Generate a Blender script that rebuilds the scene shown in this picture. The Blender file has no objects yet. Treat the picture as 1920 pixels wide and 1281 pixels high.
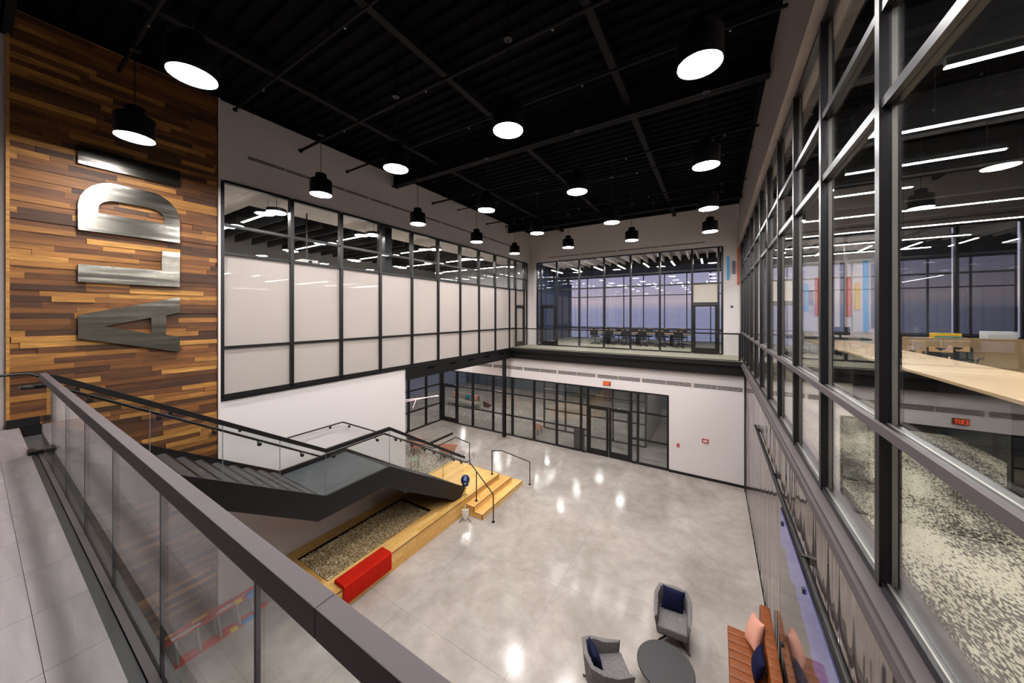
import bpy, bmesh, math, random
from mathutils import Vector, Matrix
random.seed(7)
C = bpy.context.scene.collection
SC = bpy.context.scene
PI = math.pi

# ------------------------------------------------------------------ camera, sky, exposure
# lower floor z = 0, upper floor z = 5.13, +Y runs along the side walls, camera on the upper walkway
cam = bpy.data.objects.new('camera', bpy.data.cameras.new('camera'))
C.objects.link(cam)
cam.location = (0, 0, 7.0)
cam.rotation_euler = (PI / 2, 0, math.atan2(381, 622))
cam.data.sensor_width = 36
cam.data.lens = 622 / 1920 * 36
cam.data.shift_y = -50.5 / 1920
cam.data.clip_start = .05
cam.data.clip_end = 300
SC.camera = cam
W = bpy.data.worlds.new('dusk_sky'); SC.world = W; W.use_nodes = True
wn = W.node_tree; wn.nodes.clear()
wo = wn.nodes.new('ShaderNodeOutputWorld'); wb = wn.nodes.new('ShaderNodeBackground')
wt = wn.nodes.new('ShaderNodeTexCoord'); ws = wn.nodes.new('ShaderNodeSeparateXYZ'); wr = wn.nodes.new('ShaderNodeValToRGB')
wn.links.new(wt.outputs['Generated'], ws.inputs[0]); wn.links.new(ws.outputs['Z'], wr.inputs[0])
wn.links.new(wr.outputs[0], wb.inputs[0]); wn.links.new(wb.outputs[0], wo.inputs[0])
for p, c in ((0.0, (.42, .40, .54)), (.015, (.50, .46, .58)), (.035, (.86, .64, .62)), (.06, (.74, .60, .66)), (.12, (.56, .52, .68)), (.3, (.34, .37, .58)), (1, (.14, .17, .34))):
    if p == 0: e = wr.color_ramp.elements[0]
    elif p == 1: e = wr.color_ramp.elements[-1]
    else: e = wr.color_ramp.elements.new(p)
    e.position = p; e.color = (*c, 1)
wb.inputs[1].default_value = .34
SC.view_settings.view_transform = 'Standard'; SC.view_settings.look = 'None'
SC.view_settings.exposure = 1.45; SC.view_settings.gamma = 1.0; SC.view_settings.use_curve_mapping = False
cy = SC.cycles
cy.use_denoising = True; cy.max_bounces = 7; cy.diffuse_bounces = 4; cy.glossy_bounces = 4; cy.transmission_bounces = 4
cy.transparent_max_bounces = 40; cy.sample_clamp_indirect = 4.0; cy.caustics_reflective = False; cy.caustics_refractive = False
LAMP = 72.0          # radiance of the pendant lenses

# ------------------------------------------------------------------ materials
def lin(h):
    h = h.lstrip('#'); o = []
    for i in (0, 2, 4):
        x = int(h[i:i + 2], 16) / 255
        o.append(x / 12.92 if x <= .04045 else ((x + .055) / 1.055) ** 2.4)
    return (*o, 1)
M = {}
def nodes(name):
    m = bpy.data.materials.new(name); m.use_nodes = True; M[name] = m
    nt = m.node_tree; return m, nt, nt.nodes['Principled BSDF'], nt.nodes, nt.links
def plain(name, col, rough=.5, metal=0, spec=.5, var=0, scale=6, bump=0, bscale=60, coat=0):
    m, nt, b, N, L = nodes(name)
    c = lin(col) if isinstance(col, str) else (*col, 1)
    b.inputs['Base Color'].default_value = c
    b.inputs['Roughness'].default_value = rough; b.inputs['Metallic'].default_value = metal
    b.inputs['Specular IOR Level'].default_value = spec
    if coat: b.inputs['Coat Weight'].default_value = coat; b.inputs['Coat Roughness'].default_value = .05
    if var:
        g = N.new('ShaderNodeNewGeometry'); n = N.new('ShaderNodeTexNoise'); n.inputs['Scale'].default_value = scale; n.inputs['Detail'].default_value = 5
        L.new(g.outputs['Position'], n.inputs['Vector'])
        r = N.new('ShaderNodeValToRGB')
        r.color_ramp.elements[0].position = .3; r.color_ramp.elements[1].position = .7
        r.color_ramp.elements[0].color = (*[x * (1 - var) for x in c[:3]], 1); r.color_ramp.elements[1].color = (*[min(1, x * (1 + var)) for x in c[:3]], 1)
        L.new(n.outputs[0], r.inputs[0]); L.new(r.outputs[0], b.inputs['Base Color'])
    if bump:
        g = N.new('ShaderNodeNewGeometry'); n = N.new('ShaderNodeTexNoise'); n.inputs['Scale'].default_value = bscale; n.inputs['Detail'].default_value = 3
        L.new(g.outputs['Position'], n.inputs['Vector'])
        bp = N.new('ShaderNodeBump'); bp.inputs['Strength'].default_value = bump; bp.inputs['Distance'].default_value = .01
        L.new(n.outputs[0], bp.inputs['Height']); L.new(bp.outputs[0], b.inputs['Normal'])
    return m
def emit(name, col, s):
    m, nt, b, N, L = nodes(name)
    b.inputs['Base Color'].default_value = (.8, .8, .8, 1)
    b.inputs['Emission Color'].default_value = lin(col) if isinstance(col, str) else (*col, 1)
    b.inputs['Emission Strength'].default_value = s
    return m
def schlick(N, L, gain=1.0, f0=.04):
    """reflectance of a glass surface, the same from both sides"""
    g = N.new('ShaderNodeNewGeometry'); d = N.new('ShaderNodeVectorMath'); d.operation = 'DOT_PRODUCT'
    L.new(g.outputs['Normal'], d.inputs[0]); L.new(g.outputs['Incoming'], d.inputs[1])
    def mth(op, a, b=None, c=None):
        n = N.new('ShaderNodeMath'); n.operation = op
        for i, q in enumerate((a, b, c)):
            if q is None: continue
            if isinstance(q, (int, float)): n.inputs[i].default_value = q
            else: L.new(q, n.inputs[i])
        return n.outputs[0]
    c = mth('SUBTRACT', 1.0, mth('ABSOLUTE', d.outputs['Value']))
    r = mth('MULTIPLY', mth('MULTIPLY_ADD', mth('POWER', c, 5.0), 1 - f0, f0), gain)
    return mth('MINIMUM', r, .98)
def glassy(name, tint, gain):
    m, nt, b, N, L = nodes(name); N.remove(b)
    t = N.new('ShaderNodeBsdfTransparent'); t.inputs[0].default_value = (*tint, 1)
    g = N.new('ShaderNodeBsdfGlossy'); g.inputs['Roughness'].default_value = .0; g.inputs[0].default_value = (1, 1, 1, 1)
    k = schlick(N, L, gain)
    x = N.new('ShaderNodeMixShader')
    L.new(k, x.inputs[0]); L.new(t.outputs[0], x.inputs[1]); L.new(g.outputs[0], x.inputs[2])
    L.new(x.outputs[0], N['Material Output'].inputs[0])
    return m
def wood(name, ramp, stretch, rough=.45, grain=.35, pos=1.0):
    """per-piece tone (object and island random) with streaky grain; stretch = noise scale along x, y, z"""
    m, nt, b, N, L = nodes(name)
    g = N.new('ShaderNodeNewGeometry'); oi = N.new('ShaderNodeObjectInfo')
    ad = N.new('ShaderNodeMath'); ad.operation = 'ADD'; fr = N.new('ShaderNodeMath'); fr.operation = 'FRACT'
    L.new(oi.outputs['Random'], ad.inputs[0]); L.new(g.outputs['Random Per Island'], ad.inputs[1]); L.new(ad.outputs[0], fr.inputs[0])
    sc = N.new('ShaderNodeVectorMath'); sc.operation = 'MULTIPLY'; sc.inputs[1].default_value = stretch
    of = N.new('ShaderNodeVectorMath'); of.operation = 'ADD'
    k = N.new('ShaderNodeMath'); k.operation = 'MULTIPLY'; k.inputs[1].default_value = 57
    L.new(g.outputs['Position'], sc.inputs[0]); L.new(fr.outputs[0], k.inputs[0]); L.new(sc.outputs[0], of.inputs[0]); L.new(k.outputs[0], of.inputs[1])
    n = N.new('ShaderNodeTexNoise'); n.inputs['Scale'].default_value = 1; n.inputs['Detail'].default_value = 6; n.inputs['Distortion'].default_value = 1.2
    L.new(of.outputs[0], n.inputs['Vector'])
    r = N.new('ShaderNodeValToRGB'); els = r.color_ramp.elements
    while len(els) < len(ramp): els.new(.5)
    for e, (p, c) in zip(els, ramp): e.position = p; e.color = lin(c)
    L.new(fr.outputs[0], r.inputs[0])
    r2 = N.new('ShaderNodeValToRGB'); r2.color_ramp.elements[0].position = .3; r2.color_ramp.elements[1].position = .72
    r2.color_ramp.elements[0].color = (1 - grain,) * 3 + (1,); r2.color_ramp.elements[1].color = (1.0 + grain * .5,) * 3 + (1,)
    L.new(n.outputs[0], r2.inputs[0])
    mx = N.new('ShaderNodeMix'); mx.data_type = 'RGBA'; mx.blend_type = 'MULTIPLY'; mx.inputs[0].default_value = 1
    L.new(r.outputs[0], mx.inputs[6]); L.new(r2.outputs[0], mx.inputs[7]); L.new(mx.outputs[2], b.inputs['Base Color'])
    b.inputs['Roughness'].default_value = rough
    return m
def speckle(name, cols, scale, stretch=(1, 1, 1), rough=.95, detail=2, lo=.42, hi=.55, big=None):
    m, nt, b, N, L = nodes(name)
    g = N.new('ShaderNodeNewGeometry'); sc = N.new('ShaderNodeVectorMath'); sc.operation = 'MULTIPLY'; sc.inputs[1].default_value = stretch
    n = N.new('ShaderNodeTexNoise'); n.inputs['Scale'].default_value = scale; n.inputs['Detail'].default_value = detail
    L.new(g.outputs['Position'], sc.inputs[0]); L.new(sc.outputs[0], n.inputs['Vector'])
    v = n.outputs[0]
    if big:
        n2 = N.new('ShaderNodeTexNoise'); n2.inputs['Scale'].default_value = big; n2.inputs['Detail'].default_value = 3
        L.new(sc.outputs[0], n2.inputs['Vector'])
        a = N.new('ShaderNodeMath'); a.operation = 'MULTIPLY_ADD'; a.inputs[1].default_value = .75; L.new(n2.outputs[0], a.inputs[0])
        s = N.new('ShaderNodeMath'); s.operation = 'SUBTRACT'; s.inputs[1].default_value = .375; L.new(v, s.inputs[0]); L.new(s.outputs[0], a.inputs[2]); v = a.outputs[0]
    r = N.new('ShaderNodeValToRGB'); r.color_ramp.elements[0].position = lo; r.color_ramp.elements[1].position = hi
    r.color_ramp.elements[0].color = lin(cols[0]); r.color_ramp.elements[1].color = lin(cols[1])
    L.new(v, r.inputs[0]); L.new(r.outputs[0], b.inputs['Base Color']); b.inputs['Roughness'].default_value = rough
    b.inputs['Specular IOR Level'].default_value = .2
    return m

plain('white_paint', '#d9d0ce', .6)
plain('soffit_paint', '#c9c0bd', .7)
plain('black_paint', '#070608', .85, spec=.12)
plain('deck_black', '#070608', .85, spec=.12)
plain('black_metal', '#110e0f', .42, spec=.4)
plain('frame_metal', '#110e10', .36, spec=.5)
plain('rail_cap', '#4f4648', .55, spec=.25)
plain('joint_grey', '#6c6a69', .4)
plain('bulkhead_shaded', '#9a8f8b', .7)  # bulkhead white taken darker, shade above the pendants put into the colour
plain('wall_grey_dimmed', '#55545c', .7)
plain('beam_black', '#121012', .7, spec=.25)
plain('stringer_black', '#0c090a', .4, spec=.4)
plain('lamp_black', '#0b0a0b', .45)
plain('tread_slate', '#454243', .55, var=.18, scale=7)
plain('landing_slate', '#424548', .5, var=.15, scale=3)
plain('steel', '#aaa59c', .22, metal=1, var=.08, scale=3)
N, L, b = M['steel'].node_tree.nodes, M['steel'].node_tree.links, M['steel'].node_tree.nodes['Principled BSDF']
g = N.new('ShaderNodeNewGeometry'); sc = N.new('ShaderNodeVectorMath'); sc.operation = 'MULTIPLY'; sc.inputs[1].default_value = (1, .5, 6)
n1 = N.new('ShaderNodeTexNoise'); n1.inputs['Scale'].default_value = .8; n1.inputs['Detail'].default_value = 1.5
bp = N.new('ShaderNodeBump'); bp.inputs['Strength'].default_value = .22; bp.inputs['Distance'].default_value = .05
L.new(g.outputs['Position'], sc.inputs[0]); L.new(sc.outputs[0], n1.inputs['Vector']); L.new(n1.outputs[0], bp.inputs['Height']); L.new(bp.outputs[0], b.inputs['Normal'])
b.inputs['Roughness'].default_value = .17
plain('red_fabric', '#b81a05', .9, var=.08, scale=40, spec=.2, bump=.3, bscale=160)
plain('pink_fabric', '#c98d7a', .85, var=.06, scale=12, spec=.2)
plain('blush_cushion', '#cf9480', .85, var=.05, scale=12, spec=.2)
plain('navy_fabric', '#0d1132', .85, spec=.2)
plain('leather', '#80400f', .42, var=.18, scale=9, bump=.1, bscale=120)
plain('table_dark', '#2b292a', .45)
plain('green_glass', '#8b9a90', .25)
plain('ladder_orange', '#c03a16', .5, var=.1)
plain('aluminium', '#a6a19b', .35, metal=.8)
plain('ladder_blue', '#3f86c0', .5)
plain('ladder_yellow', '#e3b416', .5)
plain('label_white', '#d9d6d2', .6)
plain('gravel_bed', '#8a7050', .95)
plain('yellow_handle', '#d79d1a', .45)
plain('hat_blue', '#0c1350', .22, coat=.4)
plain('hat_light', '#7fb3e0', .4)
plain('alarm_red', '#b3121a', .4)
plain('plastic_white', '#d5d0cc', .5)
plain('shade_cream', '#d8cfc2', .8)
plain('tan_door', '#9d7449', .5, var=.1, scale=3)
plain('desk_oak', '#a98a63', .5, var=.08, scale=4)
plain('mesh_black', '#15161a', .7)
plain('chair_tan', '#b98f5b', .6)
plain('wall_grey', '#8d8a8d', .8)
plain('wall_navy', '#2b3c5c', .7)
plain('wall_teal', '#46535c', .7)
plain('wall_lavender', '#868ca6', .7)
plain('shade_dark', '#36353c', .8)
plain('liner_alu', '#b9b1a8', .4, metal=.3)
plain('room_dark', '#1e1d20', .8)
plain('sofa_grey', '#a59c93', .9, var=.05)
plain('brown_leather', '#5a3526', .5)
plain('bar_navy', '#3a3d58', .7); plain('bar_orange', '#c8582c', .7); plain('bar_yellow', '#e8b91c', .7); plain('bar_blue', '#5aa7dc', .7); plain('bar_slate', '#6b6c78', .7)
plain('grout', '#4e4a48', .9)
plain('joint_dark', '#7d736a', .9)
plain('shovel_steel', '#e2dcd4', .3, metal=.4)
plain('clip_black', '#121014', .4)
plain('bin_grey', '#2e2c2e', .5)
plain('teal_fabric', '#2a7d80', .8)
plain('ground_snow', '#9b978f', .9, var=.2, scale=10)
emit('lamp_lens', (1.0, .975, .965), LAMP)
emit('strip_lens', (1.0, .93, .86), 26.0)
emit('office_lens', (1.0, .95, .90), 46.0)
emit('down_lens', (1.0, .96, .92), 60.0)
emit('pink_tube', (1.0, .55, .56), .42)
emit('exit_red', (1.0, .11, .02), .8)
M['exit_red'].node_tree.nodes['Principled BSDF'].inputs['Base Color'].default_value = (.5, .03, .01, 1)
plain('exit_plate', '#6e3222', .4)
glassy('glass', (.95, .97, .97), 1.1)
glassy('guard_glass', (.93, .95, .94), .75)
glassy('dusk_glass', (.85, .87, .95), 1.0)
wood('walnut', ((0, '#3f230e'), (.25, '#5c3515'), (.5, '#73451c'), (.72, '#8e5a26'), (.9, '#b37b38'), (1, '#c08a42')), (10, 1.6, 26), .58, .5)
wood('oak_deck', ((0, '#d29f55'), (.5, '#ddac62'), (1, '#e6b970')), (7, 7, 12), .42, .16)
wood('desk_wood', ((0, '#b3946d'), (.5, '#b99a73'), (1, '#bf9f79')), (12, 1.2, 12), .4, .1)
speckle('carpet_office', ('#38352f', '#b5ab97'), 75, (1.0, .38, 1), lo=.445, hi=.545, big=2.2)
speckle('carpet_balcony', ('#8f877a', '#cdc4b2'), 60, lo=.40, hi=.58)
speckle('rug_pattern', ('#3a3737', '#bfb6af'), 24, lo=.47, hi=.5)
speckle('tweed', ('#4d494b', '#8d8786'), 150, (1, 1, .5), lo=.38, hi=.62, detail=3)
# frosted film on glass
m, nt, b, N, L = nodes('frosted')
b.inputs['Base Color'].default_value = lin('#c9c0ba'); b.inputs['Roughness'].default_value = .35
tr = N.new('ShaderNodeBsdfTranslucent'); tr.inputs[0].default_value = (.72, .66, .62, 1)
gl = N.new('ShaderNodeBsdfGlossy'); gl.inputs['Roughness'].default_value = .02
fr = schlick(N, L)
mx = N.new('ShaderNodeMixShader'); mx.inputs[0].default_value = .38
mg = N.new('ShaderNodeMixShader')
b.inputs['Specular IOR Level'].default_value = 0
L.new(b.outputs[0], mx.inputs[1]); L.new(tr.outputs[0], mx.inputs[2]); L.new(fr, mg.inputs[0]); L.new(mx.outputs[0], mg.inputs[1]); L.new(gl.outputs[0], mg.inputs[2])
L.new(mg.outputs[0], N['Material Output'].inputs[0])
# polished concrete
m, nt, b, N, L = nodes('concrete')
g = N.new('ShaderNodeNewGeometry'); n1 = N.new('ShaderNodeTexNoise'); n1.inputs['Scale'].default_value = .55; n1.inputs['Detail'].default_value = 9; n1.inputs['Roughness'].default_value = .62; n1.inputs['Distortion'].default_value = .5
n2 = N.new('ShaderNodeTexNoise'); n2.inputs['Scale'].default_value = 3.2; n2.inputs['Detail'].default_value = 8; n2.inputs['Roughness'].default_value = .7
r1 = N.new('ShaderNodeValToRGB'); e = r1.color_ramp.elements
e[0].position = .33; e[0].color = lin('#958b84'); e[1].position = .68; e[1].color = lin('#b6aca5')
r2 = N.new('ShaderNodeValToRGB'); e = r2.color_ramp.elements
e[0].position = .30; e[0].color = (.82, .815, .81, 1); e[1].position = .68; e[1].color = (1.05, 1.05, 1.045, 1)
mx = N.new('ShaderNodeMix'); mx.data_type = 'RGBA'; mx.blend_type = 'MULTIPLY'; mx.inputs[0].default_value = 1
for nn in (n1, n2): L.new(g.outputs['Position'], nn.inputs['Vector'])
L.new(n1.outputs[0], r1.inputs[0]); L.new(n2.outputs[0], r2.inputs[0]); L.new(r1.outputs[0], mx.inputs[6]); L.new(r2.outputs[0], mx.inputs[7]); L.new(mx.outputs[2], b.inputs['Base Color'])
rr = N.new('ShaderNodeMapRange'); rr.inputs[1].default_value = .3; rr.inputs[2].default_value = .7; rr.inputs[3].default_value = .09; rr.inputs[4].default_value = .2
L.new(n2.outputs[0], rr.inputs[0]); L.new(rr.outputs[0], b.inputs['Roughness'])
# slate floor tile with fine diagonal veins
m, nt, b, N, L = nodes('slate_tile')
g = N.new('ShaderNodeNewGeometry'); oi = N.new('ShaderNodeObjectInfo'); mp = N.new('ShaderNodeMapping'); mp.inputs['Rotation'].default_value = (0, 0, .5); mp.inputs['Scale'].default_value = (1.2, 11, 1)
L.new(g.outputs['Position'], mp.inputs['Vector']); L.new(oi.outputs['Random'], mp.inputs['Location'])
n1 = N.new('ShaderNodeTexNoise'); n1.inputs['Scale'].default_value = 1.3; n1.inputs['Detail'].default_value = 8; n1.inputs['Distortion'].default_value = .6
L.new(mp.outputs[0], n1.inputs['Vector'])
r1 = N.new('ShaderNodeValToRGB'); e = r1.color_ramp.elements
e[0].position = .3; e[0].color = lin('#7c7375'); e[1].position = .64; e[1].color = lin('#8f8587')
q = e.new(.78); q.color = lin('#a9a0a0')
L.new(n1.outputs[0], r1.inputs[0]); L.new(r1.outputs[0], b.inputs['Base Color']); b.inputs['Roughness'].default_value = .42
# rippled glossy laminate of the feature wall
m, nt, b, N, L = nodes('ripple_panel')
b.inputs['Base Color'].default_value = lin('#6f635d'); b.inputs['Roughness'].default_value = .07; b.inputs['Metallic'].default_value = .55
g = N.new('ShaderNodeNewGeometry'); sc = N.new('ShaderNodeVectorMath'); sc.operation = 'MULTIPLY'; sc.inputs[1].default_value = (1, 3.2, .22)
n1 = N.new('ShaderNodeTexNoise'); n1.inputs['Scale'].default_value = 1.0; n1.inputs['Detail'].default_value = 1
bp = N.new('ShaderNodeBump'); bp.inputs['Strength'].default_value = .35; bp.inputs['Distance'].default_value = .12
L.new(g.outputs['Position'], sc.inputs[0]); L.new(sc.outputs[0], n1.inputs['Vector']); L.new(n1.outputs[0], bp.inputs['Height']); L.new(bp.outputs[0], b.inputs['Normal'])
# video screen: blue dusk sky over a dark skyline with warm light streaks
m, nt, b, N, L = nodes('screen_picture')
g = N.new('ShaderNodeNewGeometry'); sp = N.new('ShaderNodeSeparateXYZ'); L.new(g.outputs['Position'], sp.inputs[0])
n1 = N.new('ShaderNodeTexNoise'); n1.noise_dimensions = '1D'; n1.inputs['Scale'].default_value = 1.1; n1.inputs['Detail'].default_value = 6; L.new(sp.outputs['Y'], n1.inputs['W'])
a = N.new('ShaderNodeMath'); a.operation = 'MULTIPLY_ADD'; a.inputs[1].default_value = -.7; L.new(n1.outputs[0], a.inputs[0]); L.new(sp.outputs['Z'], a.inputs[2])
r = N.new('ShaderNodeValToRGB'); e = r.color_ramp.elements; r.color_ramp.interpolation = 'LINEAR'
mr = N.new('ShaderNodeMapRange'); mr.inputs[1].default_value = .9; mr.inputs[2].default_value = 3.1; L.new(a.outputs[0], mr.inputs[0])
e[0].position = 0; e[0].color = lin('#4c3c30'); e[1].position = 1; e[1].color = lin('#6a70d0')
for p, c in ((.80, '#57504c'), (.81, '#7f84d8')):
    q = e.new(p); q.color = lin(c)
L.new(mr.outputs[0], r.inputs[0])
sv3 = N.new('ShaderNodeVectorMath'); sv3.operation = 'MULTIPLY'; sv3.inputs[1].default_value = (0, 7, .9); L.new(g.outputs['Position'], sv3.inputs[0])
n3 = N.new('ShaderNodeTexNoise'); n3.inputs['Scale'].default_value = 1.6; n3.inputs['Detail'].default_value = 4; L.new(sv3.outputs[0], n3.inputs['Vector'])
m3 = N.new('ShaderNodeMapRange'); m3.inputs[1].default_value = .62; m3.inputs[2].default_value = .72; L.new(n3.outputs[0], m3.inputs[0])
lo3 = N.new('ShaderNodeMapRange'); lo3.inputs[1].default_value = 2.6; lo3.inputs[2].default_value = 2.0; L.new(sp.outputs['Z'], lo3.inputs[0])
k3 = N.new('ShaderNodeMath'); k3.operation = 'MULTIPLY'; L.new(m3.outputs[0], k3.inputs[0]); L.new(lo3.outputs[0], k3.inputs[1])
x3 = N.new('ShaderNodeMix'); x3.data_type = 'RGBA'; L.new(k3.outputs[0], x3.inputs[0]); L.new(r.outputs[0], x3.inputs[6]); x3.inputs[7].default_value = lin('#e0a850')
L.new(x3.outputs[2], b.inputs['Emission Color']); b.inputs['Emission Strength'].default_value = .09
b.inputs['Base Color'].default_value = (.01, .01, .012, 1); b.inputs['Roughness'].default_value = .05

# ------------------------------------------------------------------ mesh building
class MB:
    def __init__(s): s.v = []; s.f = []
    def add(s, v, f):
        k = len(s.v); s.v += [tuple(p) for p in v]; s.f += [tuple(i + k for i in q) for q in f]; return s
    def box(s, x0, x1, y0, y1, z0, z1):
        return s.add([(x0, y0, z0), (x1, y0, z0), (x1, y1, z0), (x0, y1, z0), (x0, y0, z1), (x1, y0, z1), (x1, y1, z1), (x0, y1, z1)],
                     [(0, 3, 2, 1), (4, 5, 6, 7), (0, 1, 5, 4), (1, 2, 6, 5), (2, 3, 7, 6), (3, 0, 4, 7)])
    def prism(s, poly, axis, a, b):
        """polygon in the plane across AXIS (the other two axes in x, y, z order) extruded from a to b"""
        def put(p, d): return (d, p[0], p[1]) if axis == 'x' else ((p[0], d, p[1]) if axis == 'y' else (p[0], p[1], d))
        n = len(poly)
        return s.add([put(p, a) for p in poly] + [put(p, b) for p in poly],
                     [tuple(range(n))[::-1], tuple(range(n, 2 * n))] + [(i, (i + 1) % n, (i + 1) % n + n, i + n) for i in range(n)])
    def cyl(s, p0, p1, r0, r1=None, n=16):
        return s.tube([p0, p1], r0, n, r1)
    def tube(s, pts, r, n=8, r1=None, square=False):
        pts = [Vector(p) for p in pts]; k = len(pts); rings = []
        d0 = (pts[1] - pts[0]).normalized()
        up = Vector((0, 0, 1)) if abs(d0.z) < .95 else Vector((0, 1, 0))
        side = d0.cross(up).normalized()
        for i, p in enumerate(pts):
            di = (pts[i] - pts[i - 1]).normalized() if i else d0
            do = (pts[i + 1] - pts[i]).normalized() if i < k - 1 else di
            t = (di + do).normalized() if (di + do).length > 1e-5 else do
            if i > 1: side = (pts[i - 1] - pts[i - 2]).normalized().rotation_difference(di) @ side
            s2 = (side - t * side.dot(t)).normalized(); u2 = s2.cross(t).normalized()
            ex = 1 / max(.35, t.dot(do))
            rr = r if r1 is None else r + (r1 - r) * i / (k - 1)
            ring = []
            for j in range(n):
                a = 2 * PI * (j + .5) / n
                q = (s2 * math.cos(a) + u2 * math.sin(a)) * rr
                bend = (do - di)
                if bend.length > 1e-4:
                    bn = bend.normalized(); bn = (bn - t * bn.dot(t)).normalized(); q = q + bn * q.dot(bn) * (ex - 1)
                ring.append(p + q)
            rings.append(ring)
        v = [q for ring in rings for q in ring]
        f = [(i * n + j, i * n + (j + 1) % n, (i + 1) * n + (j + 1) % n, (i + 1) * n + j) for i in range(k - 1) for j in range(n)]
        f += [tuple(range(n))[::-1], tuple(range((k - 1) * n, k * n))]
        return s.add(v, f)
    def lathe(s, prof, c=(0, 0, 0), n=24, close=True):
        v = []; k = len(prof)
        for r, z in prof:
            for j in range(n):
                a = 2 * PI * j / n; v.append((c[0] + r * math.cos(a), c[1] + r * math.sin(a), c[2] + z))
        f = [(i * n + j, i * n + (j + 1) % n, (i + 1) * n + (j + 1) % n, (i + 1) * n + j) for i in range(k - 1) for j in range(n)]
        if close: f += [tuple(range(n))[::-1], tuple(range((k - 1) * n, k * n))]
        return s.add(v, f)
    def grid(s, fn, nu, nv):
        v = [fn(i / nu, j / nv) for i in range(nu + 1) for j in range(nv + 1)]
        w = nv + 1
        return s.add(v, [(i * w + j, (i + 1) * w + j, (i + 1) * w + j + 1, i * w + j + 1) for i in range(nu) for j in range(nv)])
    def pillow(s, w, h, t, n=18):
        """soft square cushion in local x, z, thickness along y"""
        for sg in (1, -1):
            def fn(a, b):
                u, v = 2 * a - 1, 2 * b - 1
                e = max(0, (1 - u * u) * (1 - v * v)) ** .5
                k = 1 - .10 * (1 - abs(u) ** 2) * abs(v) ** 3; k2 = 1 - .10 * (1 - abs(v) ** 2) * abs(u) ** 3
                return (u * w / 2 * k2, sg * t / 2 * e, v * h / 2 * k)
            g0 = len(s.f); s.grid(fn, n, n)
            if sg > 0: s.f[g0:] = [q[::-1] for q in s.f[g0:]]
        return s
def root_of(o):
    while o.parent is not None: o = o.parent
    return o
def build(mb, name, mat, parent=None, smooth=False, bevel=0, seg=2, local=False, loc=None, sub=0, label=None):
    me = bpy.data.meshes.new(name)
    off = Vector((0, 0, 0))
    if loc is not None: off = Vector(loc)
    elif parent is not None and not local: off = root_of(parent).location
    me.from_pydata([tuple(Vector(p) - off) for p in mb.v], [], mb.f)
    if bevel or smooth or sub:
        bm = bmesh.new(); bm.from_mesh(me)
        bmesh.ops.remove_doubles(bm, verts=bm.verts, dist=1e-5)
        bmesh.ops.recalc_face_normals(bm, faces=bm.faces)
        if bevel:
            es = [e for e in bm.edges if len(e.link_faces) == 2 and e.calc_face_angle(0) > .35]
            bmesh.ops.bevel(bm, geom=es, offset=bevel, segments=seg, affect='EDGES', profile=.6)
        bm.to_mesh(me); bm.free()
    if smooth:
        for p in me.polygons: p.use_smooth = True
        try: me.set_sharp_from_angle(angle=math.radians(40))
        except Exception: pass
    me.materials.append(M[mat] if isinstance(mat, str) else mat)
    o = bpy.data.objects.new(name, me); C.objects.link(o)
    if parent is not None: o.parent = parent
    elif loc is not None: o.location = loc
    if sub:
        md = o.modifiers.new('smooth', 'SUBSURF'); md.levels = sub; md.render_levels = sub
    if label: o['label'] = label
    return o
def tag(o, label, cat, group=None, kind=None):
    o['label'] = label; o['category'] = cat
    if group: o['group'] = group
    if kind: o['kind'] = kind
    return o
def thing(name, label, cat, loc=(0, 0, 0), rz=0, group=None, kind=None):
    o = bpy.data.objects.new(name, None); C.objects.link(o); o.location = loc; o.rotation_euler = (0, 0, rz)
    o.empty_display_size = .1
    return tag(o, label, cat, group, kind)
def struct(name, label, cat, mb, mat, loc=(0, 0, 0), **kw):
    o = build(mb, name, mat, None, loc=loc, **kw); return tag(o, label, cat, None, 'structure')
def dup(o, parent=None):
    c = o.copy(); C.objects.link(c); c.parent = parent
    for ch in list(o.children): dup(ch, c)
    return c
UNIT = {}
def piece(name, mat, parent, x0, x1, y0, y1, z0, z1, key=None):
    """a block that shares one bevel-edged unit mesh per material; world coordinates, parent unrotated"""
    k = (name, mat)
    if k not in UNIT:
        me = bpy.data.meshes.new(name); b = MB().box(-.5, .5, -.5, .5, -.5, .5); me.from_pydata(b.v, [], b.f); me.materials.append(M[mat]); UNIT[k] = me
    o = bpy.data.objects.new(name, UNIT[k]); C.objects.link(o); o.parent = parent
    o.location = Vector(((x0 + x1) / 2, (y0 + y1) / 2, (z0 + z1) / 2)) - root_of(parent).location
    o.scale = (x1 - x0, y1 - y0, z1 - z0)
    return o
B = lambda *a: MB().box(*a)
UF = 5.13      # upper floor level

# ------------------------------------------------------------------ room shell
# lower floor: cast slabs between saw-cut joints
fl = struct('floor', 'polished mottled grey concrete floor of the lower hall', 'floor', B(-22, 1.4, -2.7, 27, -.3, -.006), 'joint_dark', (-6, 6, -.3))
xs = [-22, -18, -15.1, -12.2, -9.25, -6.36, -3.45, -.5, 1.4]; ys = [-2.7, .1, 2.75, 5.35, 8.0, 10.65, 13.3, 16.0, 19, 22, 27]
for i in range(len(xs) - 1):
    for j in range(len(ys) - 1):
        piece('slab', 'concrete', fl, xs[i] + .002, xs[i + 1] - .002, ys[j] + .002, ys[j + 1] - .002, -.2, 0)
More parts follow.
